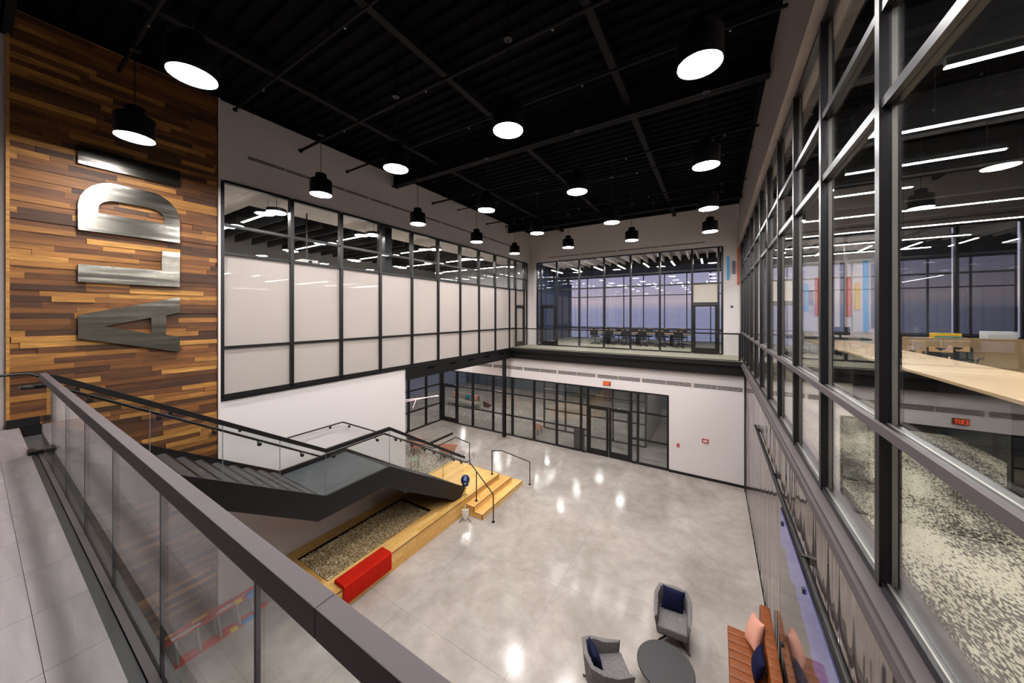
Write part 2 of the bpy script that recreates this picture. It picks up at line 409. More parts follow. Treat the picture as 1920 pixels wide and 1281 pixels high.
# upper walkway with slate tiles
wk = struct('floor_walkway', 'dark grey slate-tiled floor of the upper walkway behind the glass guard', 'floor',
            MB().box(-9.85, .9, -2.6, .42, 4.75, 5.105), 'grout', (-4, -1, 4.75))
tx = [-2.99 + .63 * k for k in range(-11, 7)]; ty = [-2.6, -2.27, -1.64, -1.02, -.41, .2, .42]
for j in range(len(ty) - 1):
    sh = 0
    for i in range(len(tx) - 1):
        a, b_ = max(tx[i], -9.82), min(tx[i + 1], .9)
        if b_ - a > .05: piece('tile', 'slate_tile', wk, a + .0012, b_ - .0012, ty[j] + .0012, ty[j + 1] - .0012, 5.1, UF)
build(B(-7.72, .9, .42, .468, 4.70, 5.127), 'edge_trim', 'table_dark', wk)
# walls
L_ = MB().box(-10.15, -9.9, -2.7, 3.0, 0, 12.3).box(-10.15, -9.9, 3.0, 8.51, 0, 5.03).box(-10.15, -9.9, 3.0, 18.4, 10.17, 12.3).box(-10.15, -9.9, 17.93, 18.4, UF, 10.17)
wl = struct('wall_left', 'white painted side wall above and below the frosted glazing', 'wall', L_, 'white_paint', (-9.9, 6, 0))
build(B(-9.9, -9.88, 3.06, 8.6, 4.955, 4.975), 'reveal_strip', 'black_metal', wl)
build(B(-9.9, -9.84, 3.0, 3.05, 0, 12.1), 'corner_bead', 'white_paint', wl)
struct('wall_lounge_return', 'white return wall at the end of the lower lounge', 'wall', B(-15.6, -10.15, 8.3, 8.51, 0, 4.56), 'white_paint', (-12, 8.4, 0))
bw = struct('wall_back', 'white lower end wall around the black storefront and double doors', 'wall',
       MB().box(-15.6, -1.76, 16.27, 16.47, 3.40, 4.60).box(-1.76, 1.3, 16.27, 16.47, 0, 4.60), 'white_paint', (-6, 16.3, 0))
struct('baseboard_back', 'black baseboard along the white end wall beside the storefront', 'baseboard', B(-1.76, 1.05, 16.245, 16.27, 0, .11), 'black_metal', (0, 16.25, 0))
struct('wall_back_upper', 'white upper end wall around the conference room glazing', 'wall',
       MB().box(-9.9, 1.2, 18.2, 18.4, 10.19, 12.3).box(-9.9, -9.39, 18.2, 18.4, UF, 10.19).box(.31, 1.2, 18.2, 18.4, UF, 10.19), 'white_paint', (-4, 18.3, UF))
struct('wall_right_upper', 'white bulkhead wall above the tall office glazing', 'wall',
       MB().box(.93, 1.3, -2.7, 18.4, 10.2, 12.3).box(.87, .93, -2.7, 18.2, 10.2, 11.15), 'bulkhead_shaded', (1, 6, 10.2))
wf = struct('wall_front', 'grey wall behind the upper walkway, darkened to cut bounced light', 'wall', MB().box(-10.15, 1.3, -2.8, -2.6, UF, 12.3), 'wall_grey_dimmed', (-4, -2.7, UF))  # wall colour darkened so less light bounces onto the guard cap
struct('wall_front_lower', 'white lower wall below the walkway', 'wall', B(-10.15, 1.3, -2.8, -2.6, 0, 4.75), 'white_paint', (-4, -2.7, 0))
d = thing('door_5', 'tan wooden door with dark hardware in the wall behind the walkway', 'door', (-3.86, -2.6, UF), kind='structure')
build(B(-4.4, -3.32, -2.6, -2.57, UF, UF + 2.48), 'door_frame', 'black_metal', d)
build(B(-4.33, -3.39, -2.57, -2.54, UF + .01, UF + 2.42), 'leaf', 'tan_door', d)
build(MB().tube([(-4.22, -2.5, UF + .98), (-4.22, -2.5, UF + 1.2)], .015).cyl((-4.22, -2.54, UF + 1.1), (-4.22, -2.5, UF + 1.1), .02), 'handle', 'black_metal', d)
build(B(-3.95, -3.77, -2.54, -2.535, UF + 1.55, UF + 1.8), 'sign_plate', 'clip_black', d)
# ceiling: black ribbed deck
ce = struct('ceiling', 'black ribbed metal roof deck over the hall', 'ceiling', B(-10.15, 1.3, -2.8, 18.4, 12.22, 12.4), 'deck_black', (-4, 8, 12.2))
rb = MB()
for k in range(70):
    y = -2.7 + .3 * k; rb.prism([(y, 12.22), (y + .04, 12.15), (y + .16, 12.15), (y + .2, 12.22)], 'x', -9.9, .93)
build(rb, 'deck_rib', 'deck_black', ce)['kind'] = 'stuff'
for mb in (B(-9.9, -9.82, -2.6, 18.2, 12.04, 12.22), B(.85, .93, -2.6, 18.2, 12.04, 12.22), B(-9.82, .85, 18.12, 18.2, 12.04, 12.22)): build(mb, 'edge_angle', 'deck_black', ce)
def steel_beam(y, z0=11.58):
    mb = MB().box(-9.9, .9, y - .015, y + .015, z0, 12.2).box(-9.9, .9, y - .11, y + .11, z0, z0 + .03).box(-9.9, .9, y - .11, y + .11, 12.12, 12.15)
    return mb
for y, t in ((.25, 'above the glass guard'), (8.0, 'across the middle of the hall'), (15.76, 'above the far balcony')):
    tag(build(steel_beam(y), 'roof_beam', 'beam_black', None, loc=(-4.5, y, 11.58)), 'black steel roof beam ' + t, 'beam', 'roof beams', 'structure')
for x, t in ((-7.65, 'nearest the frosted wall'), (-4.7, 'along the centre of the ceiling'), (-1.72, 'nearest the office glazing')):
    tag(build(MB().box(x - .07, x + .07, -2.6, 18.2, 11.86, 12.0), 'roof_joist', 'beam_black', None, loc=(x, 8, 11.86)), 'black tube joist running lengthwise, ' + t, 'joist', 'roof joists', 'structure')
for i, (y, z, r, x0) in enumerate(((1.5, 11.72, .03, -9.89), (3.1, 11.6, .022, -9.2), (4.82, 11.58, .035, -9.89), (6.2, 11.5, .028, -9.89), (9.9, 11.56, .03, -9.89), (11.5, 11.72, .022, -9.89), (13.7, 11.6, .03, -9.89), (14.9, 11.7, .022, -9.5), (17.6, 11.9, .035, -9.6))):
    o = thing('ceiling_pipe', 'thin black pipe crossing the ceiling, ' + ['first', 'second', 'third', 'fourth', 'fifth', 'sixth', 'seventh', 'eighth', 'ninth'][i] + ' beyond the guard', 'pipe', (-4.5, y, z), group='ceiling pipes')
    build(MB().cyl((x0, y, z), (.9, y, z), r, n=10), 'pipe', 'beam_black', o)
    build(MB().cyl((x0 + .0, y, z), (x0 + .03, y, z), r + .02, n=12), 'end_cap', 'deck_black', o)
    for x in (-8.2, -5.4, -2.6, -.2):
        build(MB().cyl((x, y, z), (x, y, 12.2), .008, n=6), 'hanger', 'deck_black', o)
        build(MB().cyl((x + .4, y, z - .07), (x + .4, y, z), .018, .01, n=8), 'sprinkler_head', 'aluminium', o)

# ------------------------------------------------------------------ walnut feature wall with steel letters
ww = thing('wall_wood', 'walnut plank feature wall behind the stair carrying steel letters', 'wall', (-9.86, 1.7, 0), kind='structure')
build(B(-9.9, -9.875, .34, 3.0, 0, 12.15), 'backing', 'walnut', ww)
build(B(-9.9, -9.825, .30, .335, 0, 12.15), 'edge_strip', 'walnut', ww)
build(B(-9.9, -9.825, 2.985, 3.0, 0, 12.15), 'edge_strip', 'walnut', ww)
rnd = random.Random(3); rest = MB(); cnt = 0
z = 12.12
while z > .05:
    h = .098; y = .335 - rnd.random() * .5
    while y < 2.985:
        ln = rnd.uniform(.35, 1.25); a, b_ = max(y, .335), min(y + ln, 2.985); y += ln
        if b_ - a < .03: continue
        th = rnd.choice((.008, .012, .016, .022, .028)); x1 = -9.875 + .018 + th
        if cnt < 300 and z < 11.3: piece('plank', 'walnut', ww, -9.876, x1, a + .0008, b_ - .0008, z - h + .0008, z - .0008); cnt += 1
        else: rest.box(-9.876, x1, a + .0008, b_ - .0008, z - h + .0008, z - .0008)
    z -= h
build(rest, 'plank_field', 'walnut', ww)['kind'] = 'stuff'
def letter(name, label, outer, hole=None):
    mb = MB(); x0, x1 = -9.82, -9.765
    if hole is None: mb.prism(outer, 'x', x0, x1)
    else:
        n = len(outer); k = len(hole); me = bmesh.new()
        for xx in (x0, x1):
            vs = [me.verts.new((xx, *p)) for p in outer]; hs = [me.verts.new((xx, *p)) for p in hole]
            es = [me.edges.new((vs[i], vs[(i + 1) % n])) for i in range(n)] + [me.edges.new((hs[i], hs[(i + 1) % k])) for i in range(k)]
            bmesh.ops.triangle_fill(me, use_beauty=True, use_dissolve=False, edges=es)
        me.verts.ensure_lookup_table(); me.verts.index_update(); me.faces.ensure_lookup_table()
        mb.v = [tuple(v.co) for v in me.verts]; mb.f = [tuple(v.index for v in f.verts) for f in me.faces]; me.free()
        t = n + k
        mb.f += [(i, (i + 1) % n, (i + 1) % n + t, i + t) for i in range(n)] + [(n + i, n + (i + 1) % k, n + (i + 1) % k + t, n + i + t) for i in range(k)]
    c = outer[0]
    o = build(mb, name, 'steel', None, loc=(-9.8, c[0], c[1]))
    bm = bmesh.new(); bm.from_mesh(o.data); bmesh.ops.recalc_face_normals(bm, faces=bm.faces); bm.to_mesh(o.data); bm.free()
    return tag(o, label, 'letter', 'steel wall letters')
def arc(cx, cz, ry, rz, a0, a1, n=8): return [(cx + ry * math.cos(a0 + (a1 - a0) * i / n), cz + rz * math.sin(a0 + (a1 - a0) * i / n)) for i in range(n + 1)]
letter('wall_letter', 'brushed steel letter I, topmost on the wood wall', [(1.01, 9.73), (2.34, 9.73), (2.34, 10.06), (1.01, 10.06)])
letter('wall_letter', 'brushed steel letter D, second from the top on the wood wall',
       [(1.01, 8.53), (2.34, 8.53)] + arc(1.90, 8.96, .44, .53, 0, PI / 2, 10) + arc(1.45, 8.96, .44, .53, PI / 2, PI, 10),
       [(1.24, 8.89), (2.11, 8.89)] + arc(1.89, 8.97, .22, .19, 0, PI / 2, 6) + arc(1.46, 8.97, .22, .19, PI / 2, PI, 6))
letter('wall_letter', 'brushed steel letter L, between the D and the A on the wood wall', [(1.01, 7.59), (2.34, 7.59), (2.34, 8.32), (2.07, 8.32), (2.07, 7.91), (1.01, 7.91)])
letter('wall_letter', 'brushed steel letter A, lowest on the wood wall', [(1.01, 6.57), (2.34, 6.2), (2.34, 6.52), (2.13, 6.58), (2.13, 6.98), (2.34, 7.05), (2.34, 7.37), (1.01, 6.99)], [(1.32, 6.78), (1.92, 6.61), (1.92, 6.94)])

# ------------------------------------------------------------------ glazing
def glazing(name, label, axis, pos, vs, hs, mats, skip=(), front=.06, back=.10, w=.06, sgn=1, hw=None, paneoff=0.0, cat='window'):
    """a framed glass wall: verticals vs, horizontals hs, mats[row] per pane row, skip = {(col,row)} without a pane; sgn = side the rooms beyond lie on"""
    def bx(a0, a1, d0, d1, z0, z1):
        lo, hi = sorted((pos + sgn * d0, pos + sgn * d1))
        return B(lo, hi, a0, a1, z0, z1) if axis == 'x' else B(a0, a1, lo, hi, z0, z1)
    base = (pos, vs[0], hs[0]) if axis == 'x' else (vs[0], pos, hs[0])
    t = thing(name, label, cat, base, kind='structure')
    hw = hw or w
    for v in vs: build(bx(v - w / 2, v + w / 2, -front, back, hs[0], hs[-1]), 'mullion', 'frame_metal', t)
    for r, z in enumerate(hs):
        for k in range(len(vs) - 1):
            if ('h', k, r) in skip: continue
            build(bx(vs[k] + w / 2, vs[k + 1] - w / 2, -front + .012, back - .01, z - hw / 2, z + hw / 2), 'transom', 'frame_metal', t)
    for k in range(len(vs) - 1):
        for r in range(len(hs) - 1):
            if (k, r) in skip or mats[r] is None: continue
            build(bx(vs[k] + w / 2, vs[k + 1] - w / 2, paneoff - .005, paneoff + .005, hs[r] + hw / 2, hs[r + 1] - hw / 2), 'pane', mats[r], t)
    return t
def door(name, label, axis, pos, a0, a1, z0, z1, sgn=1, glass='glass', handle='hi', stile=.11, bottom=.28):
    def bx(p0, p1, d0, d1, q0, q1):
        lo, hi = sorted((pos + sgn * d0, pos + sgn * d1))
        return B(lo, hi, p0, p1, q0, q1) if axis == 'x' else B(p0, p1, lo, hi, q0, q1)
    t = thing(name, label, 'door', (pos, a0, z0) if axis == 'x' else (a0, pos, z0), kind='structure')
    g = .01
    for s0, s1 in ((a0 + g, a0 + stile), (a1 - stile, a1 - g)): build(bx(s0, s1, -.045, .045, z0 + .01, z1 - .01), 'stile', 'frame_metal', t)
    build(bx(a0 + stile, a1 - stile, -.045, .045, z0 + .01, z0 + bottom), 'bottom_rail', 'frame_metal', t)
    build(bx(a0 + stile, a1 - stile, -.045, .045, z1 - .12, z1 - .01), 'top_rail', 'frame_metal', t)
    build(bx(a0 + stile, a1 - stile, -.005, .005, z0 + bottom, z1 - .12), 'pane', glass, t)
    hx = a1 - stile / 2 if handle == 'hi' else a0 + stile / 2
    def pt(a, d, z): return (pos + sgn * d, a, z) if axis == 'x' else (a, pos + sgn * d, z)
    build(MB().tube([pt(hx, -.09, z0 + .85), pt(hx, -.09, z0 + 1.55)], .014), 'pull_handle', 'black_metal', t)
    return t
HS = [5.08, 6.22, 8.45, 9.13, 10.15]
lv = [3.08] + [4.6 + 1.41 * k for k in range(9)] + [16.56, 17.56, 17.9]
FR = ['frosted', 'frosted', 'glass', 'glass']
sk = {(10, 0), (10, 1), ('h', 10, 0), ('h', 10, 1)}
w1 = glazing('window_1', 'long black framed glazing with frosted lower panes above the stair', 'x', -9.93, lv, HS, FR, sk, front=.07, back=.08, sgn=-1, w=.09, hw=.06)
build(B(-9.93, -9.85, 16.59, 17.53, 7.5, 7.56), 'door_head', 'frame_metal', w1)
build(B(-9.935, -9.925, 16.59, 17.53, 7.56, 8.42), 'pane', 'frosted', w1)
build(B(-9.98, -9.84, 3.05, 17.93, 4.98, 5.05), 'sill', 'frame_metal', w1)
door('door_1', 'narrow frosted glass door at the far end of the frosted glazing', 'x', -9.93, 16.59, 17.53, UF, 7.5, -1, 'frosted', 'hi')
bv = [-9.34, -9.06, -8.05, -6.65, -5.23, -3.82, -2.39, -.95, .13, .28]
HB = [5.16, 6.23, 8.48, 9.14, 10.17]
sk = {(1, 0), (1, 1), (7, 0), (7, 1), ('h', 1, 0), ('h', 1, 1), ('h', 7, 0), ('h', 7, 1)}
w2 = glazing('window_2', 'black framed glazing of the upper conference room beyond the balcony', 'y', 18.25, bv, HB, ['glass'] * 4, sk, front=.06, back=.08, w=.085, hw=.065)
for a0, a1, gm in ((-9.03, -8.08, 'glass'), (-.92, .1, 'shade_cream')):
    build(B(a0, a1, 18.2, 18.3, 7.5, 7.58), 'door_head', 'frame_metal', w2)
    build(B(a0, a1, 18.245, 18.255, 7.58, 8.45), 'pane', gm, w2)
door('door_2', 'black framed glass door of the conference room near the frosted wall corner', 'y', 18.25, -9.03, -8.08, UF, 7.5, 1)
door('door_3', 'black framed glass door of the conference room under a cream panel', 'y', 18.25, -.92, .1, UF, 7.5, 1, handle='lo')
rv = [-2.5, -1.0, .42, 1.85, 3.35, 4.85, 6.32, 7.76, 9.19, 10.61, 12.03, 13.44, 14.82, 16.17, 17.6, 18.15]
w3 = glazing('window_3', 'tall black curtain wall of the upper office with deep mullions', 'x', 1.03, rv, [5.10, 6.21, 8.47, 9.14, 10.18], ['glass'] * 4, front=.055, back=.055, sgn=1, w=.075, hw=.07)
for v in rv: build(B(1.037, 1.064, v - .041, v + .041, 5.1, 10.15), 'liner', 'liner_alu', w3)
for z in (5.10, 6.21, 8.47, 9.14): build(B(1.012, 1.024, -2.5, 18.1, z + .034, z + .041), 'edge_glint', 'aluminium', w3)  # bright strips put in for the reflection along the glass edge
build(MB().box(.90, 1.22, -2.6, 18.15, 5.0, 5.07), 'sill', 'rail_cap', w3)
build(MB().box(.87, .93, -2.6, 18.0, 4.93, 5.03), 'sill_nose', 'rail_cap', w3)
build(MB().box(.93, 1.0, -2.6, 16.2, 4.86, 4.95), 'drip_trim', 'frame_metal', w3)
for z in (6.21,):
    build(B(.945, .975, -2.5, 18.1, z - .02, z + .045), 'rail_cover', 'rail_cap', w3)
# lower storefront in the end wall
sv = [-15.4, -14.14, -12.87, -11.33, -9.97, -8.57, -7.21, -5.86, -5.50, -3.40, -3.09, -1.80]
SH = [.04, 1.16, 2.42, 3.36]
sk = {(0, 0), (0, 1), (8, 0), (8, 1), ('h', 0, 0), ('h', 0, 1), ('h', 8, 0), ('h', 8, 1)}
glazing('window_4', 'black framed storefront with double doors in the lower end wall', 'y', 16.36, sv, SH, ['glass'] * 3, sk, front=.09, back=.06, w=.09, hw=.065)
door('door_4', 'single black framed glass door in the lounge corner of the storefront', 'y', 16.36, -15.37, -14.17, 0, 2.39, 1, handle='hi')
door('door_6', 'black framed glass door leaf of the double doors, the leaf beside the bin', 'y', 16.36, -5.47, -4.46, 0, 2.39, 1, handle='hi')
door('door_7', 'black framed glass door leaf of the double doors, the leaf under the exit sign', 'y', 16.36, -4.44, -3.43, 0, 2.39, 1, handle='lo')
glazing('window_5', 'black framed glass screen along the side of the lower lounge', 'x', -15.55, [8.6, 9.8, 11.2, 12.3, 13.6, 15.0, 16.3], SH, ['glass'] * 3, (), front=.08, back=.06, sgn=-1, w=.09, hw=.065)

# ------------------------------------------------------------------ slab edges, beams, column under the glazing
bal = struct('floor_balcony', 'far balcony slab with speckled carpet and black steel edge', 'floor', B(-9.9, .93, 16.0, 18.25, 4.95, 5.115), 'black_metal', (-4.5, 17, 4.95))
build(B(-9.9, .93, 16.02, 18.2, 5.115, UF), 'carpet', 'carpet_balcony', bal)
build(B(-9.9, .93, 15.94, 16.0, 4.93, 5.12), 'fascia', 'black_metal', bal)
be = struct('beam_balcony', 'black steel beam carrying the far balcony', 'beam', MB().box(-10.1, 1.2, 16.12, 16.26, 4.56, 4.95), 'black_metal', (-4.5, 16.2, 4.56))
build(B(-10.1, 1.2, 16.03, 16.26, 4.53, 4.56), 'flange', 'black_metal', be)
be = struct('beam_lounge', 'black steel beam over the open lower lounge below the frosted glazing', 'beam', MB().box(-9.92, -9.86, 8.51, 16.1, 4.58, 5.0), 'black_metal', (-9.9, 12, 4.58))
build(B(-9.98, -9.78, 8.51, 16.1, 4.55, 4.58), 'flange', 'black_metal', be)
for y in (9.6, 10.9, 12.2, 13.5, 14.8): build(MB().prism([(-9.86, 4.9), (-9.79, 4.9), (-9.86, 4.82)], 'y', y, y + .35), 'clip_angle', 'black_paint', be)
co = struct('column', 'black steel column at the corner of the lounge and storefront', 'column', MB().box(-10.37, -10.21, 15.86, 15.875, 0, 4.55).box(-10.37, -10.21, 16.03, 16.045, 0, 4.55).box(-10.3, -10.28, 15.875, 16.03, 0, 4.55).box(-10.36, -10.22, 15.9, 16.0, 0, 4.55), 'black_metal', (-10.29, 15.95, 0))
build(MB().prism([(-10.29, 15.45), (-9.75, 15.95), (-10.29, 16.2), (-10.83, 15.95)], 'z', .0, .004), 'grout_patch', 'joint_dark', co)
struct('ceiling_lounge', 'pale soffit above the lower lounge', 'ceiling', B(-22, -9.95, 8.3, 16.5, 4.6, 4.9), 'soffit_paint', (-14, 12, 4.6))
struct('floor_meeting', 'carpet floor of the room behind the frosted glazing', 'floor', B(-18, -9.98, 3.0, 18.4, 4.92, UF), 'carpet_balcony', (-14, 10, 4.9))
struct('floor_office', 'black and cream streaked carpet of the upper office', 'floor', B(1.2, 13, -2.7, 18.3, 4.75, UF), 'carpet_office', (6, 8, 4.75))
struct('floor_conference', 'speckled carpet of the conference room', 'floor', B(-10.2, 4, 18.25, 26, 4.92, UF), 'carpet_balcony', (-4, 22, 4.9))

# ------------------------------------------------------------------ lower side wall with rippled panels, screen and rail
wr_ = struct('wall_right', 'dark lower side wall behind the glossy taupe panels', 'wall', MB().box(1.06, 1.3, -2.7, 16.3, 0, 5.0), 'room_dark', (1.1, 6, 0))
py_ = [-2.6, -.4, 1.6, 3.1, 4.6, 6.1, 7.55, 9.0, 10.5, 12.0, 13.5, 14.9, 15.95]
for i in range(len(py_) - 1):
    for z0, z1 in ((.05, 2.45), (2.45, 4.86)):
        piece('panel', 'ripple_panel', wr_, 1.02, 1.062, py_[i] + .004, py_[i + 1] - .004, z0 + .004, z1 - .004)
build(B(.99, 1.3, 15.95, 16.27, 0, 4.86), 'corner_post', 'black_metal', wr_)
build(B(1.01, 1.06, -2.6, 15.95, 0, .05), 'base_reveal', 'black_paint', wr_)
t = thing('video_screen', 'large glossy wall screen with a blue dusk skyline picture beside the leather sofa', 'screen', (1.0, 5.3, 1.2))
build(B(.985, 1.012, 3.2, 7.45, 1.25, 3.62), 'housing', 'clip_black', t)
build(B(.975, .985, 3.22, 7.43, 1.27, 3.6), 'display', 'screen_picture', t)
for y in (3.8, 5.6, 7.2):
    for z in (1.4, 3.45): build(B(.955, .978, y - .03, y + .03, z - .03, z + .03), 'clip', 'clip_black', t)
t = thing('hanging_rail', 'long black rail fixed along the glossy panels above the screen', 'rail', (1.0, 7.5, 3.85))
build(MB().cyl((.97, 2.8, 3.86), (.97, 11.6, 3.86), .035, n=12), 'tube', 'black_metal', t)
for y in (3.2, 5.6, 8.2, 11.2): build(B(.945, 1.02, y - .03, y + .03, 3.815, 3.905), 'clamp', 'clip_black', t)

# ------------------------------------------------------------------ guards
def bracket(mb, p, q):
    """handrail bracket from glass point p out to the rail point q"""
    mb.cyl(p, (p[0] * .5 + q[0] * .5, p[1] * .5 + q[1] * .5, p[2] * .5 + q[2] * .5 - .03), .014, n=8)
    mb.cyl((p[0] * .5 + q[0] * .5, p[1] * .5 + q[1] * .5, p[2] * .5 + q[2] * .5 - .03), q, .011, n=8)
    return mb
gd = thing('guard_rail', 'glass guard with thick dark metal cap along the near edge of the walkway', 'guard rail', (-3.5, .52, UF))
gx = [-7.86, -6.78, -5.69, -4.61, -3.53, -2.44, -1.35, -.26, .86]
for i in range(len(gx) - 1):
    build(B(gx[i] + .006, gx[i + 1] - .006, .511, .525, 5.0, 6.14), 'glass_panel', 'guard_glass', gd)
for a, b_ in ((-7.86, -4.35), (-4.348, -.93), (-.928, .86)):
    build(B(a, b_, .489, .547, 6.115, 6.2), 'cap', 'rail_cap', gd, bevel=.003)
for x in gx[1:-1]: build(B(x - .0055, x + .0055, .510, .526, 5.0, 6.115), 'joint_gasket', 'clip_black', gd)
build(B(-7.72, .86, .472, .508, 4.8, 5.137), 'base_shoe', 'rail_cap', gd)
build(B(-7.72, .86, .528, .565, 4.8, 5.12), 'outer_shoe', 'black_metal', gd)
build(MB().box(-7.95, -7.74, .40, .46, UF, UF + .04).box(-7.76, -7.70, .44, .52, UF, UF + .05).box(-7.72, -7.52, .53, .58, UF, UF + .04), 'end_clamp', 'black_metal', gd)
gb = thing('balcony_guard', 'glass guard with black rail along the far balcony', 'guard rail', (-4.5, 16.1, UF))
gx = [-9.8 + 1.065 * k for k in range(11)]
for i in range(10): build(B(gx[i] + .006, gx[i + 1] - .006, 16.07, 16.084, 5.0, 6.2), 'glass_panel', 'guard_glass', gb)
build(B(-9.85, .88, 16.05, 16.1, 6.19, 6.25), 'cap', 'black_metal', gb)
build(B(-9.85, .88, 16.03, 16.06, 5.05, 5.16), 'base_shoe', 'black_metal', gb)
build(B(.80, .88, 16.04, 16.12, UF, 6.25), 'end_post', 'black_metal', gb)

# ------------------------------------------------------------------ staircase
ST = thing('staircase', 'black steel staircase with slate treads, mid landing and glass guard', 'staircase', (-8.75, 5.0, .5))
X0, X1 = -9.8, -7.72
Y1, Y2, Y3, Y4 = .425, 4.28, 6.08, 9.45
YT = 4.12          # where the upper flight meets the landing
ZL = 2.74
n1_ = 14
for i in range(n1_ - 1):
    y = Y1 + (YT - Y1) / (n1_ - 1) * i; z = UF - (UF - ZL) / n1_ * (i + 1)
    tr_ = build(B(X0, -7.752, y, y + (YT - Y1) / (n1_ - 1) + .02, z - .035, z), 'tread', 'tread_slate', ST)
    build(B(X0, -7.76, y - .012, y, z - .03, z + (UF - ZL) / n1_ - .035), 'riser', 'stringer_black', tr_)
    build(B(X0, -7.755, y + (YT - Y1) / (n1_ - 1) - .01, y + (YT - Y1) / (n1_ - 1) + .022, z - .03, z + .003), 'nosing', 'stringer_black', tr_)
n2_ = 13
for i in range(n2_ - 1):
    y = Y3 + (Y4 - Y3) / (n2_ - 1) * i; z = ZL - (ZL - .5) / n2_ * (i + 1)
    tr_ = build(B(X0, -7.752, y, y + (Y4 - Y3) / (n2_ - 1) + .02, z - .035, z), 'tread', 'tread_slate', ST)
    build(B(X0, -7.76, y - .012, y, z - .03, z + (ZL - .5) / n2_ - .035), 'riser', 'stringer_black', tr_)
    build(B(X0, -7.755, y + (Y4 - Y3) / (n2_ - 1) - .01, y + (Y4 - Y3) / (n2_ - 1) + .022, z - .03, z + .003), 'nosing', 'stringer_black', tr_)
build(B(X0, -7.752, YT, Y3 + .02, ZL - .12, ZL), 'landing', 'landing_slate', ST)
prof = [(.57, UF - .07), (.60, UF - .07), (4.31, ZL + .05), (Y3, ZL + .05), (9.36, .77), (9.1, .53), (8.76, .56), (5.88, 2.30), (4.12, 2.30), (.57, 4.61)]
build(MB().prism(prof, 'x', -7.75, -7.68), 'stringer', 'stringer_black', ST)
prof2 = [(.43, UF + .12), (.45, UF + .12), (Y2, ZL + .12), (Y3, ZL + .12), (9.45, .62), (9.1, .53), (8.76, .56), (5.88, 2.30), (4.12, 2.30), (.50, 4.65)]
build(MB().prism(prof2, 'x', -9.86, -9.80), 'stringer', 'stringer_black', ST)
build(MB().prism([(.50, 4.70), (4.12, 2.34), (5.88, 2.34), (8.76, .58), (8.76, .60), (5.88, 2.5), (4.12, 2.5), (.5, 4.78)], 'x', X0, -7.75), 'soffit', 'stringer_black', ST)
def railz(y, top):   # height of the guard cap above the pitch line
    if y < Y2 + .04: return 6.2 + (3.88 - 6.2) * (y - .56) / (Y2 + .04 - .56)
    if y < Y3: return 3.88
    return 3.88 + (1.9 - 3.88) * (y - Y3) / (9.31 - Y3)
gp = [.56, 1.5, 2.42, 3.36, 4.31, 6.08, 7.13, 8.21, 9.28]
def basez(y):
    if y < Y2: return UF - .02 + (ZL + .0 - UF) * (y - Y1) / (Y2 - Y1) if y > Y1 else UF - .02
    if y < Y3: return ZL
    return ZL + (.74 - ZL) * (y - Y3) / (9.32 - Y3)
for i in range(len(gp) - 1):
    a, b_ = gp[i] + .006, gp[i + 1] - .006
    build(MB().prism([(a, basez(a)), (b_, basez(b_)), (b_, railz(b_, 0) - .05), (a, railz(a, 0) - .05)], 'x', -7.722, -7.71), 'glass_panel', 'guard_glass', ST)
for y in gp[1:-1]: build(MB().prism([(y - .005, basez(y) + .05), (y + .005, basez(y) + .05), (y + .005, railz(y, 0) - .06), (y - .005, railz(y, 0) - .06)], 'x', -7.721, -7.711), 'joint_seal', 'joint_grey', ST)
cp = [(.50, 6.2), (.62, 6.17), (4.32, 3.88), (6.08, 3.88), (9.31, 1.89)]
def strip(pts, dz): return [(y, z) for y, z in pts] + [(y, z - dz) for y, z in reversed(pts)]
build(MB().prism(strip(cp, .095), 'x', -7.745, -7.685), 'cap', 'black_metal', ST)
hr = [(-7.82, .36, 6.02), (-7.82, .60, 6.01), (-7.82, 4.25, 3.70), (-7.82, 6.0, 3.70), (-7.82, 9.45, 1.60)]
build(MB().tube([(-7.96, .52, 6.02), (-7.96, .36, 6.02)] + hr + [(-7.72, 9.6, 1.59)], .021, 10), 'handrail', 'black_metal', ST, smooth=True)
br = []
for y in (.9, 1.6, 2.3, 3.0, 3.8, 4.5, 5.7, 6.3, 6.9, 7.4, 7.8, 8.3, 8.75, 9.15):
    z = 3.70 if 4.25 <= y <= 6 else (6.0 + (3.7 - 6.0) * (y - .62) / 3.63 if y < 4.25 else 3.70 - 2.1 * (y - 6.0) / 3.45)
    mb = bracket(MB(), (-7.722, y, z - .07), (-7.82, y, z)); mb.cyl((-7.70, y, z - .07), (-7.745, y, z - .07), .035, n=12)
    build(mb, 'bracket', 'black_metal', ST)
# wall-side handrail
wh = [(-9.72, -.6, 6.02), (-9.72, .50, 6.02), (-9.72, 4.35, 3.71), (-9.72, 5.95, 3.71), (-9.72, 9.75, 1.60), (-9.72, 11.15, 1.60), (-9.72, 12.1, 1.03), (-9.72, 12.1, .0)]
build(MB().tube(wh, .021, 10), 'handrail', 'black_metal', ST, smooth=True)
for y in (.1, 1.0, 2.2, 3.4, 5.6, 6.2, 7.2, 8.2):
    z = 6.02 if y < .5 else (6.02 - 2.31 * (y - .5) / 3.85 if y < 4.35 else (3.71 if y < 5.95 else 3.71 - 2.11 * (y - 5.95) / 3.8))
    mb = bracket(MB(), (-9.80, y, z - .08), (-9.72, y, z)); mb.cyl((-9.80, y, z - .08), (-9.77, y, z - .08), .035, n=12)
    build(mb, 'bracket', 'black_metal', ST)
build(B(-9.86, -9.80, 9.66, 11.05, 1.75, 1.84), 'cap', 'black_metal', ST)
for a, b_ in ((8.6, 9.66), (9.67, 10.36), (10.37, 11.05)):
    build(B(-9.836, -9.824, a, b_, .5, 1.76), 'glass_panel', 'guard_glass', ST)
build(MB().prism(strip([(8.55, 2.42), (9.66, 1.84)], .095), 'x', -9.86, -9.80), 'cap', 'black_metal', ST)
